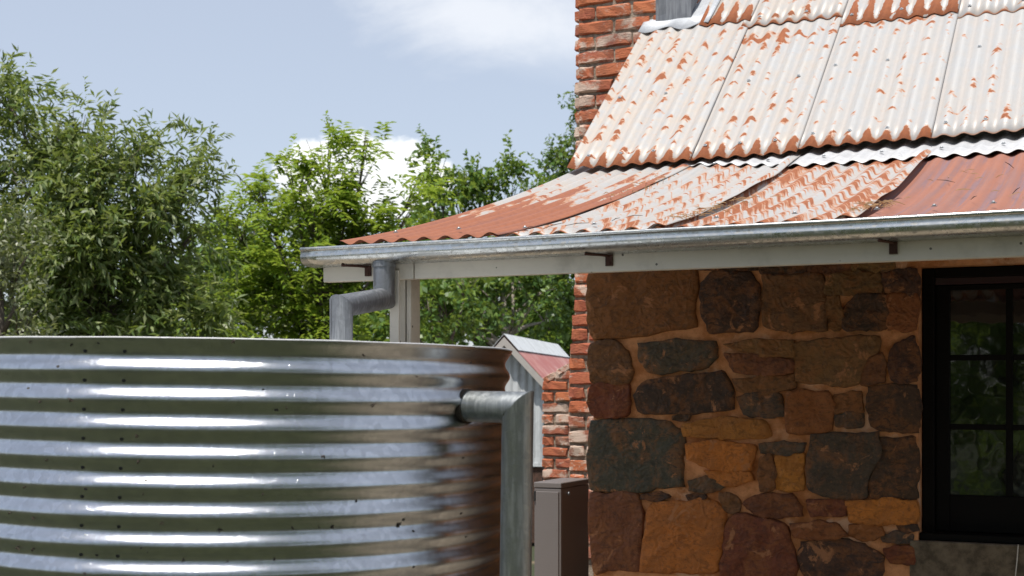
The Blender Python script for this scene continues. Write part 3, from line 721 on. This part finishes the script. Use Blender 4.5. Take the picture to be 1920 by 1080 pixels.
def mitred(parent, path, r, mat, name='pipe_section', seg=28, seam=None):
    path = [Vector(p) for p in path]
    for i in range(len(path)-1):
        a, b = path[i], path[i+1]; t = (b-a).normalized()
        na = t if i == 0 else (t+(path[i]-path[i-1]).normalized()).normalized()
        nb = t if i == len(path)-2 else (t+(path[i+2]-b).normalized()).normalized()
        ref = Vector((0, 0, 1)) if abs(t.z) < .8 else Vector((R.x, R.y, 0)); e1 = (ref-t*ref.dot(t)).normalized(); e2 = t.cross(e1)
        rings = []
        stations = [(a, na, 0), (b, nb, 0)]
        vs = []; fs = []
        def ringpts(c, nn, rr):
            out = []
            for k in range(seg):
                an = 2*math.pi*k/seg; rad = rr*(1+.003*math.sin(5*an)); o = (e1*math.cos(an)+e2*math.sin(an))*rad
                s = -(o.dot(nn))/t.dot(nn); out.append(c+o+t*s)
            return out
        st = [ringpts(a, na, r*1.02)] + [ringpts(a, na, r)] + [ringpts(b, nb, r)] + [ringpts(b, nb, r*1.02)]
        if i > 0: st[0] = [p-(t*.002) for p in st[0]]
        lip = []
        for R_ in st: lip += R_
        ring = st
        # small raised lip at mitres
        off = (b-a).normalized()*.006
        st = [st[0], [p+off for p in st[0]], [p+off for p in st[1]], [p-off for p in st[2]], [p-off for p in st[3]], st[3]]
        for q in st: vs += q
        for j in range(len(st)-1):
            for k in range(seg): k2 = (k+1) % seg; fs.append([j*seg+k, j*seg+k2, (j+1)*seg+k2, (j+1)*seg+k])
        fs.append(list(range(seg))[::-1]); fs.append([(len(st)-1)*seg+k for k in range(seg)])
        m = me(name, vs, fs, mat); bm = bmesh.new(); bm.from_mesh(m); bmesh.ops.recalc_face_normals(bm, faces=bm.faces); bm.to_mesh(m); bm.free(); autosmooth(m, 40)
        o = obj(name, m, parent)
        if seam is not None and abs(t.z) > .8:
            sd = seam; base = a+sd*r; obj('pipe_seam', MB().tube([a+sd*(r+.0005), b+sd*(r+.0005)], .003, 6).mesh('pipe_seam', mat), o if parent.parent is None or True else parent)
g0 = onY(720, 520, 4.140); PT = 4.46
a1 = atT(731, 560, (Vector((g0.x, g0.y, 0)).dot(D))); a1 = Vector((g0.x, g0.y, a1.z)); a2 = atT(640, 574, PT)
dp = obj('downpipe', MB().tube([(g0.x, g0.y, 2.026), (g0.x, g0.y, 2.006)], .041, 28).mesh('outlet_collar', PIPEM, False), cot)
mitred(dp, [(g0.x, g0.y, 2.022), a1, a2, (a2.x, a2.y, 1.62)], .0375, PIPEM)
for (bx, by, z0, z1) in ((g0.x, g0.y, a1.z+.045, 2.01), (a2.x, a2.y, 1.63, a2.z+.02)):
    sd = (-R*.80-D*.60); p0 = Vector((bx, by, z0))+sd*.0385; p1 = Vector((bx, by, z1))+sd*.0385
    obj('pipe_seam', MB().tube([p0, p1], .0022, 6).mesh('pipe_seam', LEADD), dp)

# ------------------------------------------------------------------ litter on the roof
mbl = MB(); mbd = MB()
def litter(mb, n, xf, yf, l=.02):
    for _ in range(n):
        x = xf(); y = yf(); z = LOWZ(y)+.022; a = rng.uniform(0, 6.28); q = Vector((math.cos(a), math.sin(a), rng.uniform(-.1, .35)))*l*rng.uniform(.4, 1.4)
        p = Vector((x, y, z)); mb.tube([p-q, p+Vector((0, 0, .003)), p+q], [.0008, .0016, .0008], 4)
def ux(u): return XV+u*P
litter(mbl, 70, lambda: ux(21.6+rng.gauss(0, .4)), lambda: rng.uniform(4.2, 4.55))
litter(mbl, 70, lambda: ux(14.4+rng.gauss(0, .5)), lambda: rng.uniform(4.25, 5.0))
litter(mbl, 45, lambda: ux(7.1+rng.gauss(0, .5)), lambda: rng.uniform(5.2, 5.9), .014)
litter(mbl, 16, lambda: ux(rng.uniform(22, 29)), lambda: rng.uniform(4.3, 5.6), .022)
litter(mbd, 14, lambda: ux(rng.uniform(21.5, 30)), lambda: rng.uniform(4.2, 5.6), .03)
litter(mbd, 6, lambda: ux(rng.uniform(8, 13)), lambda: rng.uniform(4.2, 4.5), .03)
tag(obj('leaf_litter', mbl.mesh('leaf_litter', LITTER)), 'dry straw and leaf litter caught in the verandah roof laps', 'leaf litter', kind='stuff')
tag(obj('fallen_twigs', mbd.mesh('fallen_twigs', DARKLIT)), 'dark fallen twigs scattered over the red verandah sheets', 'twigs', kind='stuff')

# ------------------------------------------------------------------ rain water tank
TC = 3.95*(D + R*((440-960)/FPX)) - R*.019; TR = .772; TP = .0672; TTOP = EYE+.107
tank = empty('water_tank', (TC.x, TC.y, 0), 'round corrugated galvanised rainwater tank in front of the verandah corner', 'water tank')
def ang_of(u):
    d = ray(u, HOR); d2 = Vector((d.x, d.y)); c = Vector((TC.x, TC.y)); a = d2.dot(d2); b = d2.dot(c); q = b*b-a*(c.dot(c)-TR*TR)
    t = (b-math.sqrt(max(q, 0)))/a; p = d2*t-c; return math.atan2(p.y, p.x)
SEAM = ang_of(132)
def tprof(h):
    """radius offset at depth h below the rim"""
    if h < .012: return .009+.004*(1-h/.012)
    return .0072*math.cos(2*math.pi*(h-.006)/TP)
def tank_r(a, h):
    s = ((a-SEAM) % (2*math.pi))/(2*math.pi)
    return TR+tprof(h)+.0042*(1-s)+.0016*nz(math.cos(a)*3, math.sin(a)*3, h*2)
def tankwall():
    hs = list(np.arange(0, TTOP, TP/14)); seg = 260; vs = []; fs = []
    angs = [SEAM+2*math.pi*k/seg for k in range(seg+1)]; angs[-1] = SEAM+2*math.pi-1e-4
    for h in hs:
        for a in angs:
            r = tank_r(a, h); vs.append((TC.x+r*math.cos(a), TC.y+r*math.sin(a), TTOP-h))
    n = seg+1
    for j in range(len(hs)-1):
        for k in range(seg): fs.append([j*n+k, (j+1)*n+k, (j+1)*n+k+1, j*n+k+1])
    return me('tank_wall', vs, fs, TANKM, True)
tw = obj('tank_wall', tankwall(), tank)
mb = MB(); rr = TR+.014; pts = [(TC.x+rr*math.cos(k*2*math.pi/120), TC.y+rr*math.sin(k*2*math.pi/120), TTOP+.0005+.0012*nz(k*.2, 0)) for k in range(121)]
obj('tank_rim', mb.tube(pts, .0028, 8, False).mesh('tank_rim', STRIPM, True), tank)
mb = MB(); mb.tube([(TC.x, TC.y, TTOP-.022), (TC.x, TC.y, TTOP-.018)], TR-.004, 96); obj('tank_lid', mb.mesh('tank_lid', SHEDZ), tank)
mb = MB(); seg = 8
for i, (r, z) in enumerate([(.0050, 0), (.0047, .0016), (.002, .0026)]):
    for k in range(seg): mb.v.append((r*math.cos(k*2*math.pi/seg), r*math.sin(k*2*math.pi/seg), z))
mb.f = [[i*seg+k, i*seg+(k+1) % seg, (i+1)*seg+(k+1) % seg, (i+1)*seg+k] for i in range(2) for k in range(seg)]+[[2*seg+k for k in range(seg)]]
RIV = mb.mesh('rivet', mat_paint('dark_rivet_head', (.015, .014, .013), .7, .1))
for a, da in ((ang_of(142), -.0012), (ang_of(216), -.0032)):
    for i in range(9):
        h = TP*(i+.36)+.006; an = a+da*i*.6; r = tank_r(an, h)
        o = obj('rivet', RIV, tw, (TC.x+(r-.0002)*math.cos(an), TC.y+(r-.0002)*math.sin(an), TTOP-h)); o.rotation_euler = (0, math.pi/2, an)
mb = MB()
for u, v in ((45, 645), (118, 650), (420, 638), (62, 757), (120, 752), (242, 818), (75, 865), (247, 866), (385, 872), (35, 917), (255, 927), (478, 924), (10, 965), (50, 975), (290, 980), (20, 1030), (48, 1033), (356, 993), (397, 992), (330, 1050), (415, 1050), (535, 987), (585, 985), (503, 1045), (610, 985), (590, 850), (680, 755), (735, 980), (520, 762), (665, 662), (760, 700), (845, 705)):
    an = ang_of(u); d = ray(u, v); c2 = Vector((TC.x+TR*math.cos(an), TC.y+TR*math.sin(an))); t = c2.length/Vector((d.x, d.y)).length; z = EYE+d.z*t
    tang = Vector((-math.sin(an), math.cos(an), 0)); nrm_ = Vector((math.cos(an), math.sin(an), 0)); r = tank_r(an, TTOP-z)+.0012
    p = Vector((TC.x, TC.y, z))+nrm_*r; L = rng.uniform(.003, .009)
    for _ in range(rng.choice([1, 2, 3])):
        q = tang*rng.uniform(-1, 1)*L+Vector((0, 0, rng.uniform(-1, 1)*L)); q2 = tang*rng.uniform(-1, 1)*L*.7-Vector((0, 0, rng.uniform(0, 1)*L))
        mb.tube([p-q, p+nrm_*.002, p+q2], [.0007, .0017, .0006], 5)
o = obj('stuck_debris', mb.mesh('stuck_debris', DARKLIT), tw); o['kind'] = 'stuff'
# overflow pipe
vp = Vector((0, 0, EYE))+ray(970, 756)*3.49 - R*.019; zst = vp.z
tdir = Vector((vp.x-TC.x, vp.y-TC.y, 0)).normalized()
ofp = obj('overflow_pipe', MB().tube([Vector((TC.x, TC.y, zst))+tdir*(TR-.02), Vector((TC.x, TC.y, zst))+tdir*(TR+.008)], .045, 28).mesh('pipe_shadow_collar', DARKLIT), tank)  # near-black collar paints the thin shadow gap where pipe meets tank
mitred(ofp, [Vector((TC.x, TC.y, zst))+tdir*(TR-.05), Vector((vp.x, vp.y, zst)), Vector((vp.x, vp.y, .05))], .040, PIPE2)
tank.rotation_mode = 'AXIS_ANGLE'; tank.rotation_axis_angle = (math.radians(.75), D.x, D.y, 0)

# ------------------------------------------------------------------ brown cabinet by the wall
cab = empty('meter_cabinet', (-2.86, 6.55, 0), 'brown metal meter cabinet standing between tank and stone wall', 'cabinet')
bx0, bx1, by0, by1, bzt = onY(998, 900, 6.4).x, onY(1053, 900, 6.4).x, 6.40, 6.78, onY(1030, 905, 6.4).z
bevel(obj('cabinet_body', MB().box(bx0+.008, bx1-.006, by0+.006, by1, .06, bzt-.03).box(bx0+.03, bx1-.03, by0+.03, by1-.02, 0, .06).mesh('cabinet_body', BROWNBOX), cab), .004)
bevel(obj('cabinet_lid', MB().box(bx0+.006, bx1-.004, by0+.003, by1+.002, bzt-.028, bzt).mesh('cabinet_lid', BROWNBOX), cab), .004)
bevel(obj('cabinet_door', MB().box(bx0+.020, bx1-.016, by0-.004, by0+.006, .10, bzt-.045).mesh('cabinet_door', BROWNBOX), cab), .003)
obj('door_slot', MB().box(bx0+.009, bx0+.017, by0-.003, by0+.006, bzt-.095, bzt-.045).mesh('door_slot', DARKBOX), cab)
obj('cabinet_bolt', MB().tube([(bx1-.008, by0+.10, bzt-.06), (bx1+.001, by0+.10, bzt-.06)], .010, 12).mesh('cabinet_bolt', SCREWM), cab)

# ------------------------------------------------------------------ brick lean-to wall
YB = 9.0; lx0 = onY(1016, 712, YB).x; lx1 = -2.9; lz0 = onY(1016, 714, YB).z; lsl = (onY(1066, 684, YB).z-lz0)/(onY(1066, 684, YB).x-lx0)
top = lambda x: lz0+lsl*(x-lx0)
lw = obj('brick_side_wall', MB().prism([(lx0+.012, YB+.006, 0), (lx1, YB+.006, 0), (lx1, YB+.006, top(lx1)-.015), (lx0+.012, YB+.006, top(lx0)-.015)], (0, .22, 0)).mesh('side_wall_core', MORT))
tag(lw, 'low orange brick wall with sloping top behind the chimney foot', 'wall')
brick_face(lw, lx0, lx1, YB, .62, 2.4, course=.078, rg=random.Random(21), scale=.92, cut=lambda x, z: z < top(x)-.03)
capn = 7
for i in range(capn):
    xa = lx0+i*.11; c = Vector((xa+.055, YB+.06, top(xa+.055)-.012)); o = obj('brick', HDR[i % 4], lw, c); o.rotation_euler = (0, -math.atan(lsl), 0); o.scale = (1, 1.4, .7)

# ------------------------------------------------------------------ little iron shed
SHR = TH-math.radians(10.3); apx = atT(946, 633, 14.0); 
shed = empty('iron_shed', (apx.x, apx.y, 0), 'small gabled iron shed with faded red roof behind the tank', 'shed')
sx, sy = Vector((math.cos(SHR), math.sin(SHR), 0)), Vector((-math.sin(SHR), math.cos(SHR), 0)); O = Vector((apx.x, apx.y, 0))
def SP(x, y, z): return O+sx*x+sy*y+Vector((0, 0, z))
HW, ZA = .385, apx.z; ZE = ZA-.415; DEP = 3.6
def lb(mb, x0, x1, y0, y1, z0, z1):
    b = len(mb.v); mb.box(x0, x1, y0, y1, z0, z1)
    for i in range(b, len(mb.v)): mb.v[i] = tuple(SP(*mb.v[i]))
vs = []; fs = []; n = 90
for i in range(n+1):
    x = -HW+.01+(2*HW-.02)*i/n; off = .008*math.cos(2*math.pi*x/.076); zt = ZA-.02-abs(x)/HW*(ZA-ZE)
    vs += [SP(x, .09+off, .80), SP(x, .09+off, zt)]
for i in range(n): fs.append([2*i, 2*i+2, 2*i+3, 2*i+1])
obj('shed_wall', me('shed_wall', vs, fs, SHEDZ, True), shed)
mb = MB(); lb(mb, HW-.03, HW-.012, .10, DEP, .80, ZE); lb(mb, -HW+.012, -HW+.03, .10, DEP, .80, ZE); lb(mb, -HW, HW, .085, .12, .775, .81); obj('shed_side', mb.mesh('shed_side', SHEDZ), shed)
mb = MB(); lb(mb, -HW+.02, HW-.02, .11, DEP, 0, .775); obj('shed_base', mb.mesh('shed_base', mat_mortar('brown_base', (.10, .05, .035), (.05, .03, .02))), shed)
SHRED = mat_sheet('faded_red_shed_iron', 41.0, .3, .0, .3, full=1.7, pink=1.0); 
def pinkm():
    m, nt, o = newmat('faded_red_paint'); p = gpos(nt); n = noi(nt, p, 4, 5, .6)
    principled(nt, o, Base_Color=mix(nt, smooth(nt, n, .4, .7), (.37, .135, .12), (.46, .25, .22)), Roughness=.6); return m
SHRED = pinkm()
for sgn in (1, -1):
    vs = []; fs = []; cols = 150
    for j in range(2):
        q = -.0 if j == 0 else 1.16
        for i in range(cols+1):
            y = -.02+(DEP+.1)*i/cols; off = .009*math.cos(2*math.pi*y/.076)
            vs.append(SP(sgn*q*HW, y, ZA-q*(ZA-ZE)+.012+off))
    for i in range(cols): fs.append([i, i+1, cols+2+i, cols+1+i] if sgn < 0 else [i, cols+1+i, cols+2+i, i+1])
    obj('shed_roof_sheet', me('shed_roof_sheet', vs, fs, SHRED, True), shed)
    a, b = SP(0, -.03, ZA+.004), SP(sgn*HW*1.17, -.03, ZE-.17*(ZA-ZE)+.004)
    obj('barge_board', MB().prism([a, b, b-Vector((0, 0, .085)), a-Vector((0, 0, .085))], sy*.025).mesh('barge_board', GREYWOOD), shed)
    pl = [SP(0, -.03, ZA+.040), SP(sgn*.15, -.03, ZA+.036-.15/HW*(ZA-ZE)), SP(sgn*.15, -.03, ZA+.030-.15/HW*(ZA-ZE)), SP(0, -.03, ZA+.034)]
    obj('ridge_cap', MB().prism(pl, sy*(DEP+.12)).mesh('ridge_cap', SHEDZ), shed)

# ------------------------------------------------------------------ trees
def leaf_mesh(name, org, axis, nrm, L, W, mat, fold=.25):
    n = len(org); axis = axis/np.linalg.norm(axis, axis=1, keepdims=True)
    side = np.cross(axis, nrm); side /= (np.linalg.norm(side, axis=1, keepdims=True)+1e-9); up = np.cross(side, axis)
    L = np.asarray(L).reshape(-1, 1); W = np.asarray(W).reshape(-1, 1)
    v = np.empty((n, 4, 3)); v[:, 0] = org; v[:, 1] = org+axis*L*.45+side*W*.5+up*W*fold; v[:, 2] = org+axis*L-up*L*.10; v[:, 3] = org+axis*L*.45-side*W*.5+up*W*fold
    m = bpy.data.meshes.new(name); m.vertices.add(4*n); m.vertices.foreach_set('co', v.ravel().astype(np.float32))
    m.loops.add(4*n); m.loops.foreach_set('vertex_index', np.arange(4*n, dtype=np.int32)); m.polygons.add(n)
    m.polygons.foreach_set('loop_start', np.arange(0, 4*n, 4, dtype=np.int32)); m.polygons.foreach_set('loop_total', np.full(n, 4, np.int32))
    m.materials.append(mat); m.update(calc_edges=True); return m
def crown(lumps, dens, style, mat, name='crown'):
    """lumps: (centre, (rx, ry, rz)); twigs are spread through each lump, thicker near its skin, each carrying a spray of leaves"""
    O_, A_, N_, L_, W_ = [], [], [], [], []
    for c, r in lumps:
        vol = r[0]*r[1]*r[2]; k = max(6, int(dens*(vol**.78)))
        d = nrg.normal(size=(k, 3)); d /= np.linalg.norm(d, axis=1, keepdims=True)
        rad = nrg.uniform(.15, 1, (k, 1))**.45*(1+.22*nrg.normal(size=(k, 1)))
        o = np.array(c)+d*rad*np.array(r)
        if style.get('cl'):
            ks = max(4, k//style['cl']); sub = o[nrg.integers(0, k, ks)]; pick = nrg.integers(0, ks, k)
            far_ = nrg.uniform(size=(k, 1)) < .82
            o = np.where(far_, sub[pick]+nrg.normal(size=(k, 3))*np.mean(r)*style['cs'], o)
        td = d*.8+nrg.normal(size=(k, 3))*.45+np.array([0, 0, style['up']]); td /= np.linalg.norm(td, axis=1, keepdims=True)
        for q in range(style['n']):
            f = (q+.5)/style['n']
            p = o+td*style['tw']*f+np.array([0, 0, -style['sag']*f*f])
            ph = q*2.4+nrg.uniform(0, 6.28, (k, 1)) if not style['pin'] else np.full((k, 1), math.pi*(q % 2))
            e1 = np.cross(td, np.array([0, 0, 1.0])); e1 /= np.linalg.norm(e1, axis=1, keepdims=True)+1e-9; e2 = np.cross(e1, td)
            s = e1*np.cos(ph)+e2*np.sin(ph)
            ax = td*style['fwd']+s+nrg.normal(size=(k, 3))*style['jit']+np.array([0, 0, -style['droop']])
            nn = nrg.normal(size=(k, 3))*style['nj']+np.array([0, 0, 1.0])
            O_.append(p); A_.append(ax); N_.append(nn)
            sc = nrg.uniform(.7, 1.25, k)*(1-.25*f); L_.append(style['L']*sc); W_.append(style['W']*sc)
    return leaf_mesh(name, np.concatenate(O_), np.concatenate(A_), np.concatenate(N_), np.concatenate(L_), np.concatenate(W_), mat)
WIL = dict(n=12, tw=.42, sag=.10, pin=False, fwd=.9, jit=.25, droop=.55, nj=.8, L=.145, W=.036, up=.35, cl=16, cs=.15)
BUSH = dict(n=10, tw=.28, sag=.03, pin=False, fwd=.9, jit=.3, droop=.1, nj=.9, L=.07, W=.026, up=.3, cl=14, cs=.15)
PIN = dict(n=12, tw=.36, sag=.12, pin=True, fwd=.45, jit=.15, droop=.25, nj=.35, L=.13, W=.044, up=.25, cl=14, cs=.15)
BRD = dict(n=9, tw=.30, sag=.05, pin=False, fwd=.7, jit=.35, droop=.2, nj=.7, L=.115, W=.064, up=.3, cl=14, cs=.16)
def tree(name, label, base, lumps_px, dens, style, mat, group, bark=BARK, tr=.12, dz=1.0, lean=0):
    """lumps_px: (u, v, t, ru, rv) – where each clump of the crown stands, its distance t and its radii in pixels at that distance"""
    lm = []
    for u, v, t, ru, rv in lumps_px:
        c = atT(u, v, t); k = t/FPX; lm.append((tuple(c), (ru*k, max(ru, rv)*k*.8*dz, rv*k)))
    return tree_w(name, label, base, lm, dens, style, mat, group, bark, tr)
def tree_w(name, label, base, lm, dens, style, mat, group, bark=BARK, tr=.12):
    b = Vector(base); root = empty(name, b, label, 'tree', group)
    obj('crown', crown(lm, dens, style, mat), root)
    cs = [Vector(c) for c, r in lm]; topc = sum(cs, Vector())/len(cs)
    mb = MB(); fork = Vector((b.x+(topc.x-b.x)*.25, b.y+(topc.y-b.y)*.25, max(.8, topc.z*.45)))
    pts = [b-Vector((0, 0, .1)), b.lerp(fork, .5)+Vector((rng.uniform(-.06, .06), rng.uniform(-.06, .06), 0)), fork, fork.lerp(topc, .6), topc]
    mb.tube(pts, [tr*1.3, tr, tr*.85, tr*.55, tr*.25], 9)
    for c, r in lm:
        c = Vector(c); s = fork.lerp(topc, rng.uniform(0, .7)); mid = s.lerp(c, .5)+Vector((rng.uniform(-.1, .1), rng.uniform(-.1, .1), -.06*(c-s).length+rng.uniform(0, .12)))
        mb.tube([s, mid, c], [tr*.42, tr*.26, tr*.08], 6)
        for _ in range(4):
            e = c+Vector((rng.gauss(0, .5)*r[0], rng.gauss(0, .5)*r[1], rng.uniform(0, .9)*r[2])); m2 = mid.lerp(c, .6)
            mb.tube([m2, m2.lerp(e, .55)+Vector((0, 0, .03)), e], [tr*.16, tr*.10, tr*.03], 5)
    obj('trunk', mb.mesh('trunk', bark, True), root)
    return root
def gpt(u, t): p = atT(u, HOR, t); return (p.x, p.y, 0)
GB = 'trees standing behind the tank and verandah'
tree('willowy_tree', 'tall olive-green willowy tree at the left with drooping narrow leaves', gpt(120, 14.5),
     [(12, 180, 14.5, 42, 80), (-60, 300, 14.5, 90, 130), (75, 275, 14.2, 60, 70), (140, 255, 14.5, 42, 62), (190, 290, 14.0, 70, 75), (255, 330, 14.5, 55, 65), (60, 380, 14.3, 120, 100),
      (180, 420, 14, 110, 90), (300, 370, 14.2, 70, 60), (375, 300, 14.8, 34, 48), (355, 360, 14.4, 50, 50), (265, 480, 14.3, 110, 80), (100, 520, 14.2, 130, 100), (360, 450, 14.6, 60, 60), (220, 590, 14.3, 130, 80), (340, 570, 14.4, 80, 70), (60, 640, 14.4, 120, 80)],
     800, WIL, LEAF_OL, GB, tr=.09)
tree('grey_bush', 'dull grey-green bush at the far left below the willowy tree', gpt(0, 11.0),
     [(-10, 430, 11, 60, 70), (20, 520, 11, 75, 90), (-40, 560, 11, 90, 90), (40, 620, 11, 70, 70)], 1300, BUSH, LEAF_GR, GB, tr=.06)
tree('locust_tree', 'bright yellow-green tree with feathery leaves in front of the white cloud', gpt(600, 17),
     [(690, 262, 17, 38, 34), (620, 290, 17.2, 55, 38), (545, 320, 17, 60, 40), (660, 335, 17, 62, 42), (480, 345, 17, 48, 34), (590, 385, 16.8, 75, 48), (700, 395, 17, 62, 40), (510, 410, 17, 75, 50),
      (430, 420, 17, 52, 52), (640, 455, 17, 90, 46), (770, 400, 17, 50, 46), (540, 490, 16.6, 85, 50), (450, 510, 17, 70, 60), (720, 460, 17.2, 60, 42), (800, 350, 17.5, 34, 32), (430, 600, 16.8, 80, 60), (540, 590, 16.8, 85, 60), (640, 540, 17, 70, 56), (600, 630, 17, 110, 60)],
     620, PIN, LEAF_YG, GB, tr=.075)
tree('slender_tree', 'slim loose-leaved green tree between the cloud and the roof edge', gpt(820, 21),
     [(805, 300, 21, 26, 38), (830, 345, 21, 34, 34), (880, 340, 21, 50, 40), (930, 330, 21, 46, 42), (980, 350, 21, 42, 34), (860, 400, 21, 70, 45), (950, 390, 21, 70, 44), (1020, 350, 21.5, 40, 34)],
     520, BRD, LEAF_MG, GB, tr=.06)
tree('dark_tree', 'dark green tree rising beside the brick chimney edge', gpt(1150, 24),
     [(1055, 300, 24, 26, 34), (1075, 285, 24, 22, 30), (1040, 340, 24, 40, 34), (1095, 240, 24.5, 22, 60), (1085, 176, 24, 13, 14), (1120, 330, 24.5, 60, 60), (1000, 390, 24, 50, 45)],
     600, BRD, LEAF_DG, GB, tr=.12)
tree('shade_tree', 'dense dark tree seen under the verandah between post and chimney', gpt(960, 19.5),
     [(840, 545, 19, 60, 50), (930, 540, 19.5, 60, 46), (1010, 550, 19.5, 50, 46), (880, 610, 19, 70, 42), (820, 600, 18.6, 46, 50), (960, 470, 20, 90, 50), (1050, 480, 20, 60, 50), (1040, 600, 20.5, 40, 34)],
     760, BRD, LEAF_DG, GB, bark=PALEB, tr=.10)
tree('leafy_tree', 'mid green leafy tree close behind the verandah post', gpt(800, 16),
     [(800, 560, 16, 46, 40), (850, 580, 16.2, 50, 36), (770, 620, 16, 60, 34), (880, 530, 16.4, 40, 24)], 620, BRD, LEAF_MG, GB, tr=.06)
# the wood beyond
GF = 'far trees closing the view behind the garden'
far = [(-120, 27, 'olive'), (60, 29, 'dark'), (240, 27, 'mid'), (420, 29, 'dark'), (600, 28, 'olive'), (760, 27, 'dark'), (900, 29, 'mid'), (1040, 30, 'dark'), (1180, 30, 'mid')]
FARSTY = dict(BRD); FARSTY.update(L=.24, W=.12, tw=.5, n=8)
for i, (u, t, kd) in enumerate(far):
    mt = dict(olive=LEAF_OL, dark=LEAF_DG, mid=LEAF_MG)[kd]
    lum = []
    for q in range(9):
        uu = u+rng.uniform(-100, 100); vv = rng.uniform(440, 690); lum.append((uu, vv, t+rng.uniform(-1, 1), rng.uniform(60, 90), rng.uniform(55, 80)))
    nb = ['behind the willowy tree', 'behind the grey bush', 'between willowy and yellow-green trees', 'left of the yellow-green trunk', 'behind the yellow-green trunk', 'behind the verandah post', 'behind the shade tree', 'behind the iron shed', 'behind the chimney'][i]
    tree('far_tree', 'far %s tree crown in the background wood %s' % (dict(olive='olive green', dark='dark green', mid='mid green')[kd], nb), gpt(u, t), lum, 90, FARSTY, mt, GF, tr=.2)
# near-side trees mirrored in window glass and tank; two are unseen, added for shade
GN = 'garden trees mirrored in the window glass'
NST = dict(BRD); NST.update(L=.15, W=.085, tw=.4, n=9)
for i, (x, y, h, zlo, sp, mt) in enumerate([(-2.9, -2.6, 4.6, 2.0, 1.0, LEAF_MG), (-8.5, -12, 4.6, .9, 1.8, LEAF_DG), (-1.9, -7.4, 6.2, 1.0, 1.7, LEAF_MG), (1.7, -5.6, 6.8, 1.1, 1.7, LEAF_DG), (5.2, -5.4, 7.2, 1.1, 1.8, LEAF_MG), (2.6, .6, 5.6, 2.6, 1.7, LEAF_DG), (-2.9, -12.5, 6.8, .8, 2.2, LEAF_DG)]):
    lm = []
    for q in range(13):
        a = rng.uniform(0, 6.28); rr = rng.uniform(0, sp); zz = rng.uniform(zlo, h-.6)
        lm.append(((x+rr*math.cos(a), y+rr*math.sin(a), zz), (rng.uniform(.6, 1.0),)*2+(rng.uniform(.5, .85),)))
    tree_w('garden_tree', ['unseen open tree added to shade the ground mirrored in the tank', 'dark low tree mirrored at the left of the tank', 'mid green tree mirrored in the left window panes', 'dark tree mirrored in the right window panes', 'mid green tree mirrored in the right gutter end', 'unseen dark tree added at the right to shade fascia and gutter', 'tall dark tree mirrored at the back of the left panes'][i], (x, y, 0), lm, 55 if i == 0 else 150, NST, mt, GN, tr=.10)

for i, (x, y) in enumerate([(-3.4, -4.6), (-1.5, -4.2), (.4, -4.4)]):
    lm = [((x+rng.uniform(-.7, .7), y+rng.uniform(-.5, .5), rng.uniform(.3, 1.1)), (.6, .6, .45)) for q in range(7)]
    r = tree_w('garden_bush', ['leafy bush mirrored leftmost in the bottom window pane', 'leafy bush mirrored in the middle of the bottom pane', 'leafy bush mirrored right in the bottom window pane'][i], (x, y, 0), lm, 200, BUSH, LEAF_MG, 'bushes mirrored low in the window', tr=.04)
    r['category'] = 'bush'
